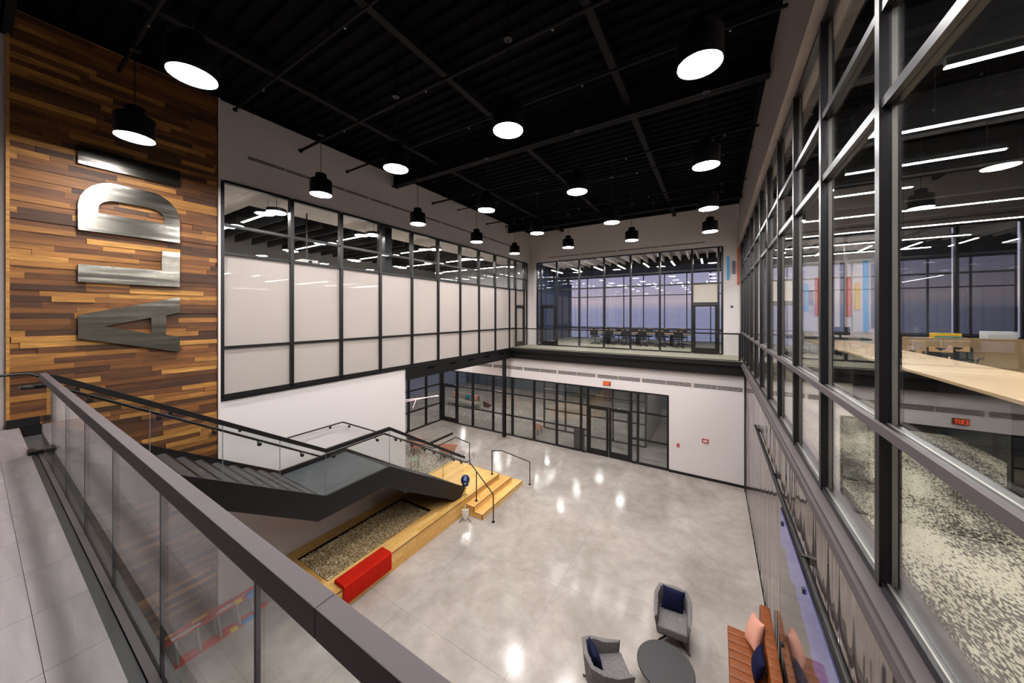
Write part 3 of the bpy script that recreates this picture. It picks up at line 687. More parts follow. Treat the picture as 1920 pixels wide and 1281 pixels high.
# stair-start cheek at the top
build(B(-9.84, -9.79, .30, .62, UF, UF + .14), 'base_block', 'black_metal', ST)

# ------------------------------------------------------------------ oak platform, steps and gravel planter
pf = thing('oak_platform', 'blond oak platform with three steps and planter ledge at the stair foot', 'platform', (-8.7, 8, 0))
build(MB().box(-9.88, -7.53, 8.1, 8.53, .02, .478).box(-10.0, -7.53, 8.53, 11.28, .02, .478).box(-8.06, -7.53, 4.25, 8.1, .02, .478).box(-9.88, -9.5, 4.25, 8.1, .02, .478).box(-9.5, -8.06, 4.25, 4.5, .02, .478), 'carcass', 'oak_deck', pf)
rp = random.Random(5)
def boards_y(x0, x1, y0, y1, z0, z1, w):
    x = x0
    while x < x1 - .01:
        y = y0 - rp.random() * .9
        while y < y1:
            ln = 1.5; a, b_ = max(y, y0), min(y + ln, y1); y += ln
            if b_ - a > .03: piece('board', 'oak_deck', pf, x + .0008, min(x + w, x1) - .0008, a + .0008, b_ - .0008, z0, z1)
        x += w
boards_y(-9.89, -7.5, 8.02, 8.53, .478, .5, .1838)
boards_y(-10.0, -7.5, 8.53, 11.3, .478, .5, .1785)
boards_y(-8.05, -7.5, 4.25, 8.02, .478, .5, .1833)
boards_y(-9.89, -9.48, 4.25, 8.02, .478, .5, .137)
for k in range(2): piece('board', 'oak_deck', pf, -9.48, -8.05, 4.25 + .145 * k, 4.395 + .145 * k - .002, .478, .5)
zz = 0.0
while zz < .47:
    y = 4.25 - rp.random()
    while y < 9.1:
        a, b_ = max(y, 4.25), min(y + 1.4, 9.1); y += 1.4
        if b_ - a > .03: piece('face_board', 'oak_deck', pf, -7.53, -7.5, a + .001, b_ - .001, zz + .001, min(zz + .12, .478) - .001)
    zz += .12
for x0, x1, z1, y0, y1 in ((-7.5, -7.11, .333, 9.1, 11.58), (-7.5, -6.75, .167, 9.1, 11.86)):
    st_ = build(MB().box(x0, x1 - .022, y0 + .02, y1 - .02, 0, z1 - .024).box(-10.0, x0, 11.28, y1 - .02, 0, z1 - .024), 'step', 'oak_deck', pf)
    a = max(x1 - .40, x0)
    for k in range(2):
        for y_, ye in ((y0, 10.3), (10.302, y1)): piece('tread_board', 'oak_deck', st_, a + (x1 - a) / 2 * k, a + (x1 - a) / 2 * (k + 1) - .001, y_, ye, z1 - .024, z1)
    for y_, ye in ((y0, 10.1), (10.102, y1)): piece('riser_board', 'oak_deck', st_, x1 - .022, x1 - .002, y_, ye, max(0, z1 - .167), z1 - .024)
    build(B(x0, x1 - .023, y0, y0 + .019, .168 if z1 > .2 else 0, z1 - .024), 'end_board', 'oak_deck', st_)
for mb in (B(-7.51, -7.492, 4.25, 9.1, .494, .503), B(-7.51, -7.492, 9.1, 11.3, .494, .503), B(-7.12, -7.102, 9.1, 11.58, .327, .336), B(-6.76, -6.742, 9.1, 11.86, .161, .170),
           B(-7.5, -7.11, 9.095, 9.105, .327, .336), B(-7.11, -6.75, 9.095, 9.105, .161, .170), B(-10, -7.5, 11.295, 11.305, .494, .503), B(-7.515, -7.495, 4.25, 4.27, 0, .5), B(-7.119, -7.103, 9.09, 9.106, .167, .333), B(-6.759, -6.743, 9.09, 9.106, 0, .167)):
    build(mb, 'nosing_strip', 'black_metal', pf)
build(MB().box(-9.48, -9.472, 4.54, 7.97, .30, .499).box(-8.063, -8.055, 4.54, 7.97, .30, .499).box(-9.472, -8.063, 4.54, 4.548, .30, .499).box(-9.472, -8.063, 7.962, 7.97, .30, .499), 'planter_lining', 'black_metal', pf)
build(B(-9.48, -8.07, 4.5, 7.98, .3, .42), 'planter_bed', 'gravel_bed', pf)
# gravel
rg = random.Random(11); mb = MB()
ico = [(0, 0, 1), (.894, 0, .447), (.276, .851, .447), (-.724, .526, .447), (-.724, -.526, .447), (.276, -.851, .447), (.724, .526, -.447), (-.276, .851, -.447), (-.894, 0, -.447), (-.276, -.851, -.447), (.724, -.526, -.447), (0, 0, -1)]
icf = [(0, 1, 2), (0, 2, 3), (0, 3, 4), (0, 4, 5), (0, 5, 1), (1, 6, 2), (2, 7, 3), (3, 8, 4), (4, 9, 5), (5, 10, 1), (2, 6, 7), (3, 7, 8), (4, 8, 9), (5, 9, 10), (1, 10, 6), (6, 11, 7), (7, 11, 8), (8, 11, 9), (9, 11, 10), (10, 11, 6)]
for k in range(9500):
    r = rg.uniform(.009, .019) if rg.random() < .975 else rg.uniform(.024, .036)
    c = (rg.uniform(-9.45, -8.085), rg.uniform(4.57, 7.94), .425 + rg.random() * .035 + r * .3)
    a = rg.random() * 6.28; sx, sy, sz = rg.uniform(.8, 1.4), rg.uniform(.7, 1.1), rg.uniform(.5, .8); ca, sa = math.cos(a), math.sin(a)
    vv = []
    for p in ico:
        x, y, z = p[0] * sx * r, p[1] * sy * r, p[2] * sz * r
        vv.append((c[0] + x * ca - y * sa, c[1] + x * sa + y * ca, c[2] + z))
    mb.add(vv, icf)
wood('pebble', ((0, '#9a7848'), (.3, '#bd9c68'), (.6, '#d6bd90'), (.85, '#e8d8b5'), (1, '#f2e9d4')), (20, 20, 20), .7, .12)
gv = build(mb, 'gravel', 'pebble', None, loc=(-8.78, 6.2, .4)); tag(gv, 'tan river gravel filling the oak planter under the stair', 'gravel', kind='stuff')
# red saddle cushion over the ledge
rc = thing('bench_cushion', 'red ribbed upholstered saddle cushion folded over the oak ledge', 'cushion', (-7.65, 5.25, .5))
for i in range(17):
    a = 4.585 + .0788 * i
    build(MB().prism([(-7.84, .505), (-7.84, .59), (-7.80, .61), (-7.47, .61), (-7.42, .57), (-7.42, .15), (-7.48, .13), (-7.492, .13), (-7.492, .505)], 'y', a, a + .078), 'rib', 'red_fabric', rc, bevel=.008, seg=2, smooth=True)
# step handrails
def step_rail(label, pts, feet):
    t = thing('step_handrail', label, 'handrail', (pts[-1][0], pts[-1][1], 0), group='step handrails')
    build(MB().tube(pts, .02, 8), 'rail', 'black_metal', t)
    for (x, y, z, zt) in feet:
        build(MB().cyl((x, y, z), (x, y, zt), .02, n=8), 'post', 'black_metal', t)
        build(MB().cyl((x, y, z), (x, y, z + .025), .055, n=16), 'base_flange', 'black_metal', t)
step_rail('black tube handrail on the oak steps beside the shovel', [(-7.72, 9.58, 1.60), (-6.38, 9.21, .93)], [(-7.28, 9.45, .333, 1.37), (-6.38, 9.21, 0, .94)])
step_rail('black tube handrail at the far end of the oak steps', [(-7.75, 11.09, 1.46), (-7.42, 11.3, 1.46), (-6.51, 12.03, .93)], [(-7.75, 11.09, .5, 1.47), (-6.51, 12.03, 0, .94)])
# ceremonial shovel with hard hat
SX, SY, SR = -7.24, 8.78, math.radians(38)
sv_ = thing('shovel', 'polished spade with yellow shaft standing in a black tripod before the steps', 'shovel', (SX, SY, 0), SR)
def blade(u, v):
    q = 2 * v - 1; w = .118 * (1 if u < .4 else math.sqrt(max(0, 1 - ((u - .4) / .605) ** 1.7)))
    return (q * w, -.045 + .03 * q * q - .02 * math.sin(PI * u), .40 - .37 * u + .015 * (1 - u) * q * q)
build(MB().grid(blade, 14, 10), 'blade', 'shovel_steel', sv_, smooth=True, local=True).modifiers.new('thickness', 'SOLIDIFY').thickness = .006
build(MB().cyl((0, -.045, .22), (0, -.02, .56), .012, .02, n=10), 'socket', 'shovel_steel', sv_, smooth=True, local=True)
build(MB().cyl((0, -.02, .54), (0, 0, 1.24), .019, n=10), 'shaft', 'yellow_handle', sv_, smooth=True, local=True)
sd = thing('shovel_stand', 'black folding tripod stand holding the spade upright', 'stand', (SX, SY, 0), SR)
for a in (-.75, PI + .75, PI / 2): build(MB().cyl((.02 * math.cos(a), .06 + .02 * math.sin(a), .13), (.27 * math.cos(a), .06 + .27 * math.sin(a), .012), .012, n=6), 'leg', 'black_metal', sd, local=True)
build(MB().cyl((0, .06, .1), (0, .06, .9), .012, n=8), 'pole', 'black_metal', sd, local=True)
build(MB().tube([(-.07, -.03, .86), (-.06, .05, .86), (.06, .05, .86), (.07, -.03, .86)], .01, 6), 'yoke', 'black_metal', sd, local=True)
hh = thing('hard_hat', 'dark blue hard hat with pale emblem hung on the spade grip', 'hard hat', (SX, SY, 1.2), SR)
def dome(u, v):
    a = 2 * PI * v; q = u * PI / 2
    return (.135 * math.sin(q) * math.cos(a), .02 - .14 * math.cos(q), .17 + .165 * math.sin(q) * math.sin(a))
build(MB().grid(dome, 8, 24), 'shell', 'hat_blue', hh, smooth=True, local=True)
build(MB().tube([(.14 * math.cos(2 * PI * k / 24), .02, .17 + .17 * math.sin(2 * PI * k / 24)) for k in range(25)], .011, 6), 'brim', 'hat_blue', hh, smooth=True, local=True)
build(MB().grid(lambda u, v: (.12 * (2 * u - 1) * (1 - .25 * v), .01 - .05 * v, .02 - .045 * v + .02 * (2 * u - 1) ** 2), 8, 4), 'peak', 'hat_blue', hh, smooth=True, local=True).modifiers.new('thickness', 'SOLIDIFY').thickness = .006
build(MB().box(-.045, -.008, -.128, -.11, .215, .275).box(.008, .045, -.128, -.11, .215, .275), 'emblem', 'hat_light', hh, local=True)
build(MB().lathe([(.028, 0), (.028, .012)], n=12), 'badge', 'hat_light', hh, local=True).matrix_local = Matrix.Translation((0, -.128, .12)) @ Matrix.Rotation(PI / 2, 4, 'X')

# ------------------------------------------------------------------ pendant lamps
ORD = ['first', 'second', 'third', 'fourth', 'fifth']
LINE = ['line next to the office glazing', 'second line from the office glazing', 'second line from the frosted wall', 'line next to the frosted wall']
def pendant():
    t = thing('pendant_lamp', '', 'pendant lamp', (0, 0, 10.0), group='pendant lamps')
    p = [(.245, -.005), (.25, 0), (.25, .34), (.235, .36), (.135, .36), (.13, .37), (.13, .50), (.12, .52), (.02, .52)]
    build(MB().lathe(p, n=36, close=False), 'shade', 'lamp_black', t, local=True, smooth=True)
    build(MB().lathe([(.236, 0), (.236, .012)], n=36), 'lens', 'lamp_lens', t, local=True)
    build(MB().cyl((0, 0, .5), (0, 0, 1.5), .008, n=6), 'stem', 'lamp_black', t, local=True)
    build(MB().lathe([(.07, 1.48), (.07, 1.53), (.02, 1.56)], n=20), 'canopy', 'lamp_black', t, local=True)
    build(MB().cyl((0, 0, 1.53), (0, 0, 2.2), .012, n=6), 'conduit', 'lamp_black', t, local=True)
    return t
p0 = pendant(); first = True
for j, Y in enumerate((1.46, 4.58, 7.75, 10.93, 13.97)):
    for i, X in enumerate((-.16, -2.88, -5.61, -8.41)):
        o = p0 if first else dup(p0); first = False
        o.location = (X, Y, 10.0); o['label'] = f'black cylinder pendant lamp, {ORD[j]} from the guard in the {LINE[i]}'

# ------------------------------------------------------------------ vents, signs and devices on the walls
def vent(label, axis, pos, a0, a1, z0, z1, n, group, sgn):
    """slotted linear grille: plate proud of the wall with dark slots between the slats"""
    c = (a0 + a1) / 2
    t = thing('linear_vent', label, 'vent', (pos, c, z0) if axis == 'x' else (c, pos, z0), group=group)
    def bx(p0, p1, d0, d1, q0, q1):
        lo, hi = sorted((pos + sgn * d0, pos + sgn * d1))
        return B(lo, hi, p0, p1, q0, q1) if axis == 'x' else B(p0, p1, lo, hi, q0, q1)
    build(bx(a0, a1, .0005, .003, z0, z1), 'slot_back', 'black_paint', t)
    h = (z1 - z0) / n; s_ = h * .17
    for k in range(n + 1): build(bx(a0, a1, .003, .008, z0 + k * h - s_, z0 + k * h + s_), 'slat', 'white_paint', t)
    build(bx(a0 - .02, a0, .0005, .012, z0, z1), 'end_cap', 'white_paint', t); build(bx(a1, a1 + .02, .0005, .012, z0, z1), 'end_cap', 'white_paint', t)
    m_ = int((a1 - a0) / .68)
    for k in range(1, m_): build(bx(a0 + (a1 - a0) * k / m_ - .008, a0 + (a1 - a0) * k / m_ + .008, .003, .0125, z0, z1), 'divider', 'white_paint', t)
vx = [-13.4, -11.3, -9.2, -7.13, -5.02, -2.92, -.82]
for i in range(7):
    vent(f'white slotted air grille on the lower end wall, {["first","second","third","fourth","fifth","sixth","seventh"][i]} from the lounge corner', 'y', 16.27, vx[i] + .03, (vx + [1.0])[i + 1] - .06, 3.86, 4.04, 4, 'air grilles on the lower end wall', -1)
vy = [3.57, 7.0, 10.4, 13.8, 17.1]
for i in range(4): vent(f'thin two-slot air diffuser above the frosted glazing, {ORD[i]} from the wood wall', 'x', -9.9, vy[i] + .03, vy[i + 1] - .03, 10.86, 10.94, 2, 'slot diffusers above the frosted glazing', 1)
vx = [-8.65, -6.6, -4.5, -2.42, -.37]
for i in range(4): vent(f'thin two-slot air diffuser above the conference glazing, {ORD[i]} from the frosted wall', 'y', 18.2, vx[i] + .03, vx[i + 1] - .03, 10.40, 10.46, 2, 'slot diffusers above the conference glazing', -1)
t = thing('exit_sign', 'small red EXIT sign on the white wall above the double doors', 'exit sign', (-4.52, 16.27, 3.53))
build(B(-4.70, -4.34, 16.235, 16.27, 3.53, 3.73), 'plate', 'exit_plate', t, bevel=.004)
lx = -4.665; gl_ = MB()
def stroke(x0, x1, z0, z1): gl_.box(x0, x1, 16.228, 16.236, z0, z1)
z0, z1 = 3.56, 3.70
stroke(lx, lx + .018, z0, z1); [stroke(lx, lx + .06, q, q + .018) for q in (z0, (z0 + z1) / 2 - .009, z1 - .018)]
build(gl_, 'letter', 'exit_red', t); gl_ = MB(); lx += .08
for s in (1, -1):
    gl_.prism([(lx, z0 if s > 0 else z1), (lx + .02, z0 if s > 0 else z1), (lx + .07, z1 if s > 0 else z0), (lx + .05, z1 if s > 0 else z0)], 'y', 16.228 + .0008 * s, 16.236)
build(gl_, 'letter', 'exit_red', t); gl_ = MB(); lx += .09
stroke(lx, lx + .02, z0, z1); build(gl_, 'letter', 'exit_red', t); gl_ = MB(); lx += .04
stroke(lx, lx + .07, z1 - .018, z1); stroke(lx + .026, lx + .045, z0, z1); build(gl_, 'letter', 'exit_red', t)
t = thing('fire_alarm_pull', 'small red fire alarm pull on the white wall beside the storefront', 'alarm', (-1.40, 16.27, 1.18))
build(B(-1.45, -1.35, 16.235, 16.27, 1.18, 1.32), 'case', 'alarm_red', t, bevel=.005); build(B(-1.43, -1.37, 16.22, 16.235, 1.22, 1.24), 'lever', 'label_white', t)
t = thing('alarm_strobe', 'red framed alarm panel with white face on the end wall', 'alarm', (-.36, 16.27, 1.55))
build(B(-.48, -.24, 16.235, 16.27, 1.56, 1.72), 'case', 'alarm_red', t, bevel=.005); build(B(-.44, -.28, 16.228, 16.236, 1.60, 1.68), 'face', 'label_white', t)
t = thing('wall_outlet', 'white power outlet low on the end wall', 'outlet', (-.35, 16.27, .42))
build(B(-.40, -.30, 16.26, 16.27, .40, .54), 'plate', 'plastic_white', t); build(B(-.375, -.325, 16.255, 16.26, .43, .51), 'socket', 'label_white', t)
t = thing('waste_bin', 'dark slatted waste bin behind the storefront glass', 'bin', (-6.1, 16.75, 0))
build(B(-6.35, -5.9, 16.6, 17.0, 0, .98), 'body', 'bin_grey', t, bevel=.01); build(B(-6.28, -5.97, 16.67, 16.93, .98, 1.0), 'lid', 'aluminium', t)
for k in range(7): build(B(-6.34 + .062 * k, -6.30 + .062 * k, 16.59, 16.6, .05, .93), 'slat', 'bin_grey', t)
t = thing('wall_sensor', 'small dark blue diamond badge on the balcony end wall', 'badge', (.65, 18.2, 7.4))
build(MB().prism([(.58, 7.36), (.65, 7.43), (.72, 7.36), (.65, 7.29)], 'y', 18.18, 18.2), 'plate', 'bar_navy', t)
for i, (x, z0, z1, m_, w) in enumerate(((.50, 8.6, 9.7, 'bar_blue', .1), (.72, 8.85, 9.45, 'bar_slate', .13), (.89, 8.35, 10.05, 'bar_orange', .07))):
    tag(build(B(x - w / 2, x + w / 2, 18.14, 18.2, z0, z1), 'wall_bar', m_, None, loc=(x, 18.17, z0), bevel=.004), 'upright ' + ['pale blue', 'slate grey', 'orange'][i] + ' panel on the white pier beside the balcony door', 'wall panel', 'coloured panels on the pier')

# ------------------------------------------------------------------ furniture on the lower floor
def tub(name, label, cat, path, mats, loc, rz, group, h_arm, h_back, z0, th, taper):
    """armchair with a wrap-around shell: path = half-ring of (x, y, k) from one arm front round the back, k = 0 arm .. 1 back"""
    t = thing(name, label, cat, loc, rz, group)
    n = len(path); mb = MB(); v = []
    for x, y, k in path:
        h = h_arm + (h_back - h_arm) * k; r = math.hypot(x, y); ix, iy = x * (1 - th / r), y * (1 - th / r)
        v += [(x * taper, y * taper, z0), (x, y, h), (ix, iy, h), (ix * taper, iy * taper, z0)]
    f = []
    for i in range(n - 1):
        a, b_ = 4 * i, 4 * i + 4
        f += [(a, b_, b_ + 1, a + 1), (a + 1, b_ + 1, b_ + 2, a + 2), (a + 2, b_ + 2, b_ + 3, a + 3), (a + 3, b_ + 3, b_, a)]
    f += [(0, 1, 2, 3), (4 * n - 1, 4 * n - 2, 4 * n - 3, 4 * n - 4)]
    mb.add(v, f); build(mb, 'shell', mats[0], t, local=True, bevel=.018, seg=2, smooth=True)
    return t
def swivel(label, loc, rz):
    P = [(-.34, -.42, 0), (-.375, -.1, .1), (-.38, .16, .6), (-.29, .38, 1), (0, .43, 1), (.29, .38, 1), (.38, .16, .6), (.375, -.1, .1), (.34, -.42, 0)]
    t = tub('swivel_armchair', label, 'armchair', P, ('tweed',), loc, rz, 'grey swivel armchairs', .64, .80, .27, .09, .86)
    build(MB().prism([(-.29, -.40), (-.31, .1), (-.22, .3), (.22, .3), (.31, .1), (.29, -.40)], 'z', .30, .46), 'seat', 'tweed', t, local=True, bevel=.03, seg=3, smooth=True)
    build(MB().prism([(-.27, -.34), (-.28, .1), (-.2, .27), (.2, .27), (.28, .1), (.27, -.34)], 'z', .25, .30), 'seat_pan', 'black_metal', t, local=True)
    build(MB().lathe([(.03, .06), (.03, .26)], n=12), 'column', 'black_metal', t, local=True)
    for k in range(4):
        a = PI / 4 + k * PI / 2
        build(MB().tube([(0, 0, .10), (.47 * math.cos(a), .47 * math.sin(a), .02)], .022, 6, .014), 'leg', 'black_metal', t, local=True)
    return t
def cushion(name, label, mat, w, h, th, mtx, group=None):
    o = build(MB().pillow(w, h, th), name, mat, None, loc=(0, 0, 0), smooth=True); o.data.set_sharp_from_angle(angle=PI)
    o.matrix_world = mtx; return tag(o, label, 'cushion', group)
swivel('grey tweed swivel armchair with navy cushion, standing beyond the round table', (-.79, 7.98, 0), .08)
swivel('grey tweed swivel armchair with navy cushion, on the open floor side of the table', (-1.72, 6.13, 0), math.radians(126))
def place(x, y, z, rz, tilt, roll=0): return Matrix.Translation((x, y, z)) @ Matrix.Rotation(rz, 4, 'Z') @ Matrix.Rotation(tilt, 4, 'X') @ Matrix.Rotation(roll, 4, 'Y')
cushion('throw_cushion', 'navy square cushion propped in the armchair beyond the round table', 'navy_fabric', .46, .44, .16, place(-.80, 8.16, .66, .2, -.32, .12))
cushion('throw_cushion', 'navy square cushion in the armchair on the open floor side', 'navy_fabric', .46, .44, .16, place(-1.88, 6.03, .66, math.radians(126), -.32, .1))
t = thing('coffee_table', 'round dark grey coffee table between the armchairs and leather sofa', 'table', (-.8, 6.83, 0))
build(MB().lathe([(.47, .365), (.5, .375), (.5, .395), (.49, .405)], (-.8, 6.83, 0), 48), 'top', 'table_dark', t, smooth=True)
build(MB().lathe([(.05, .02), (.05, .37)], (-.8, 6.83, 0), 16), 'column', 'black_metal', t); build(MB().lathe([(.28, 0), (.28, .015), (.05, .03)], (-.8, 6.83, 0), 32), 'base', 'black_metal', t)
sf = thing('sofa', 'cognac channelled leather sofa against the glossy panel wall', 'sofa', (.6, 7.45, 0))
build(B(.24, .95, 6.2, 8.5, .12, .26), 'frame', 'black_metal', sf, bevel=.01)
for k in range(11): build(B(.22, .83, 6.24 + .1917 * k, 6.43 + .1917 * k, .24, .46), 'seat_channel', 'leather', sf, bevel=.03, seg=3, smooth=True)
for k in range(13): build(MB().prism([(.78, .30), (.80, .86), (.97, .86), (.97, .24)], 'y', 6.02 + .21 * k, 6.2285 + .21 * k), 'back_channel', 'leather', sf, bevel=.018, seg=3, smooth=True)
for x in (.30, .90):
    for y in (6.3, 8.4): build(MB().cyl((x, y, 0), (x, y, .13), .018, n=8), 'leg', 'black_metal', sf)
cushion('throw_cushion', 'blush pink square cushion leaning on the leather sofa back', 'blush_cushion', .54, .54, .2, place(.66, 8.1, .72, PI / 2 + .15, .38, .35))
cushion('throw_cushion', 'navy cushion on the leather sofa beside the blush one', 'navy_fabric', .5, .42, .17, place(.67, 7.5, .65, PI / 2, .33))
# ladder on its side under the walkway
ld = thing('extension_ladder', 'orange fibreglass extension ladder with blue feet lying on edge by the wood wall', 'ladder', (-9.3, 2.4, 0))
def crail(x, z, y0, y1, mat='ladder_orange'):
    mb = MB().box(x - .04, x + .04, y0, y1, z, z + .014).box(x - .04, x - .026, y0, y1, z + .014, z + .04).box(x + .026, x + .04, y0, y1, z + .014, z + .04)
    return build(mb, 'side_rail', mat, ld)
for x0, x1, y0, y1 in ((-9.10, -9.30, .6, 3.45), (-9.24, -9.46, .9, 3.75)):
    crail(x0, .0, y0, y1); crail(x1, .42, y0, y1)
    for k in range(9):
        y = y0 + .22 + .335 * k
        if y < y1: build(MB().tube([(x0, y, .014), (x1, y, .425)], .028, 8), 'rung', 'aluminium', ld)
for (x, z, y) in ((-9.10, .0, 3.2), (-9.30, .42, 3.35), (-9.46, .42, 3.6)):
    build(B(x - .05, x + .05, y, y + .22, z - (.0 if z == 0 else .05), z + .06), 'foot', 'ladder_blue', ld, bevel=.006)
for (x, z, y) in ((-9.10, .0, 2.98), (-9.30, .42, 3.12)): build(B(x - .045, x + .045, y, y + .14, z, z + .05), 'bracket', 'ladder_yellow', ld)
for y, ln, m_ in ((1.95, .2, 'ladder_yellow'), (2.45, .25, 'ladder_yellow'), (2.1, .45, 'label_white'), (2.8, .4, 'label_white'), (1.72, .15, 'label_white')):
    xx = -9.30 if m_ == 'label_white' else -9.46
    build(B(xx - .03, xx + .03, y, y + ln, .46, .4605), 'sticker', m_, ld)
# lounge
rug = tag(build(B(-15.2, -10.0, 9.2, 13.2, .0, .012), 'rug', 'rug_pattern', None, loc=(-12.6, 11.2, 0)), 'black and white mottled rug under the pink tub chairs', 'rug')
def tubchair(label, loc, rz, fabric='pink_fabric', group='pink tub chairs'):
    P = [(.36 * math.cos(a), .36 * math.sin(a), max(0, (math.sin(a) + .64) / 1.64) ** 1.3) for a in [math.radians(-40 + 260 * k / 16) for k in range(17)]]
    t = tub('tub_chair', label, 'armchair', P, (fabric,), loc, rz, group, .50, .76, .30, .07, .74)
    build(MB().lathe([(.26, .32), (.29, .36), (.29, .43), (.25, .46)], n=24), 'seat', fabric, t, local=True, smooth=True)
    for k in range(4):
        a = PI / 4 + k * PI / 2; build(MB().cyl((.22 * math.cos(a), .22 * math.sin(a), .33), (.28 * math.cos(a), .28 * math.sin(a), .012), .014, n=6), 'leg', 'black_metal', t, local=True)
    return t
tubchair('pink tub chair on the mottled rug closer to the white wall', (-12.8, 11.8, .012), math.radians(150)).scale = (1.42, 1.42, 1.15)
tubchair('pink tub chair on the mottled rug closer to the oak platform', (-11.15, 12.15, .012), math.radians(-150)).scale = (1.42, 1.42, 1.15)
t = thing('side_table', 'small round pale green side table on slim legs on the rug', 'table', (-11.65, 10.54, .012))
build(MB().lathe([(.23, .43), (.24, .435), (.24, .445), (.23, .45)], (-11.65, 10.54, 0), 28), 'top', 'green_glass', t)
for k in range(3): a = 2.1 * k + .4; build(MB().cyl((-11.65 + .17 * math.cos(a), 10.54 + .17 * math.sin(a), .012), (-11.65 + .17 * math.cos(a), 10.54 + .17 * math.sin(a), .435), .01, n=6), 'leg', 'black_metal', t)
t = thing('linear_light', 'crossed pink-white light tubes hanging over the lounge corner', 'pendant lamp', (-13.4, 12.4, 2.5))
for a, b_ in (((-14.6, 12.0, 2.35), (-12.9, 13.4, 2.55)), ((-14.6, 12.6, 2.18), (-12.9, 13.3, 2.6)), ((-13.9, 12.7, 2.4), (-13.9, 12.45, 1.95))):
    build(MB().cyl(a, b_, .016, n=8), 'tube', 'pink_tube', t)
for p in ((-14.6, 12.0, 2.35), (-12.9, 13.35, 2.57)): build(MB().cyl(p, (p[0], p[1], 4.58), .004, n=5), 'cable', 'black_metal', t)

# ------------------------------------------------------------------ rooms beyond the glass
def strip_light(label, a, b_, ztop, group, w=.035, lens='strip_lens'):
    c = tuple((a[i] + b_[i]) / 2 for i in range(3)); t = thing('strip_light', label, 'ceiling light', c, group=group)
    dx, dy = (0, w) if abs(a[0] - b_[0]) > abs(a[1] - b_[1]) else (w, 0)
    x0, x1 = sorted((a[0], b_[0])); y0, y1 = sorted((a[1], b_[1]))
    build(B(x0 - dx, x1 + dx, y0 - dy, y1 + dy, a[2] + .01, a[2] + .08), 'housing', 'lamp_black', t)
    build(B(x0 - dx * .85, x1 + dx * .85, y0 - dy * .85, y1 + dy * .85, a[2], a[2] + .01), 'diffuser', lens, t)
    for s in (.1, .9): build(MB().cyl((a[0] + (b_[0] - a[0]) * s, a[1] + (b_[1] - a[1]) * s, a[2] + .08), (a[0] + (b_[0] - a[0]) * s, a[1] + (b_[1] - a[1]) * s, ztop), .004, n=5), 'cable', 'lamp_black', t)
    return t
NUM = ['first', 'second', 'third', 'fourth', 'fifth', 'sixth', 'seventh', 'eighth', 'ninth', 'tenth', 'eleventh', 'twelfth']
# meeting room behind the frosted glazing
struct('wall_meeting', 'grey walls of the room behind the frosted glazing', 'wall', MB().box(-18.2, -18, 2.8, 18.4, UF, 10.8).box(-18, -10.15, 2.8, 3.0, UF, 10.8).box(-18, -10.15, 18.2, 18.4, UF, 10.8), 'wall_grey', (-18, 10, UF))
mc = struct('ceiling_meeting', 'white bordered black ceiling of the room behind the frosted glazing', 'ceiling', B(-18, -9.95, 2.8, 18.4, 10.75, 10.9), 'deck_black', (-14, 10, 10.75))
build(MB().box(-11.85, -9.98, 3.0, 18.2, 10.25, 10.35).box(-18, -11.85, 3.0, 4.34, 10.25, 10.35), 'border', 'soffit_paint', mc)
for k in range(22): tag(build(B(-17.6, -11.95, 4.705 + .61 * k, 4.765 + .61 * k, 10.1, 10.55), 'ceiling_baffle', 'room_dark', None, loc=(-14.8, 4.735 + .61 * k, 10.1)), 'dark hanging baffle behind the frosted glazing', 'ceiling baffle', 'baffles behind the frosted glazing', 'structure')
struct('column_meeting', 'black column just behind the frosted glazing', 'column', B(-10.5, -10.15, 7.8, 8.1, UF, 10.24), 'black_metal', (-10.3, 7.95, UF))
def disc_light(label, x, y, z, zt, group, r=.24, lens='strip_lens'):
    t = thing('disc_light', label, 'ceiling light', (x, y, z), group=group)
    build(MB().lathe([(r, 0.01), (r, .10), (r * .5, .13)], (x, y, z), 24), 'shade', 'lamp_black', t); build(MB().lathe([(r * .95, 0), (r * .95, .012)], (x, y, z), 24), 'lens', lens, t)
    build(MB().cyl((x, y, z + .1), (x, y, zt), .006, n=5), 'stem', 'lamp_black', t)
for k in range(5):
    y = 4.4 + 3.05 * k
    for q, (xa, xb) in enumerate(((-12.5, -10.6), (-15.6, -13.5))):
        strip_light(f'strip light behind frosted glazing, {NUM[k]} row from wood wall, ' + ('nearer the glass' if q == 0 else 'deeper in the room'), (xa, y, 9.85), (xb, y, 9.85), 10.245 if q == 0 else 10.74, 'strip lights behind the frosted glazing')
    for q, x in enumerate((-10.3, -13.0, -16.0)):
        disc_light(f'round lamp behind frosted glazing, {NUM[k]} row from wood wall, {NUM[q]} from glass', x, y, 9.8, 10.245 if q == 0 else 10.74, 'round lamps behind the frosted glazing')
t = thing('projector', 'white ceiling projector seen through the clear upper panes', 'projector', (-11.2, 5.6, 8.6))
build(B(-11.4, -11.0, 5.4, 5.9, 8.6, 8.74), 'body', 'plastic_white', t, bevel=.01); build(MB().cyl((-11.0, 5.65, 8.67), (-10.96, 5.65, 8.67), .05), 'lens', 'clip_black', t); build(MB().cyl((-11.2, 5.65, 8.74), (-11.2, 5.65, 10.3), .02, n=8), 'mount', 'lamp_black', t)
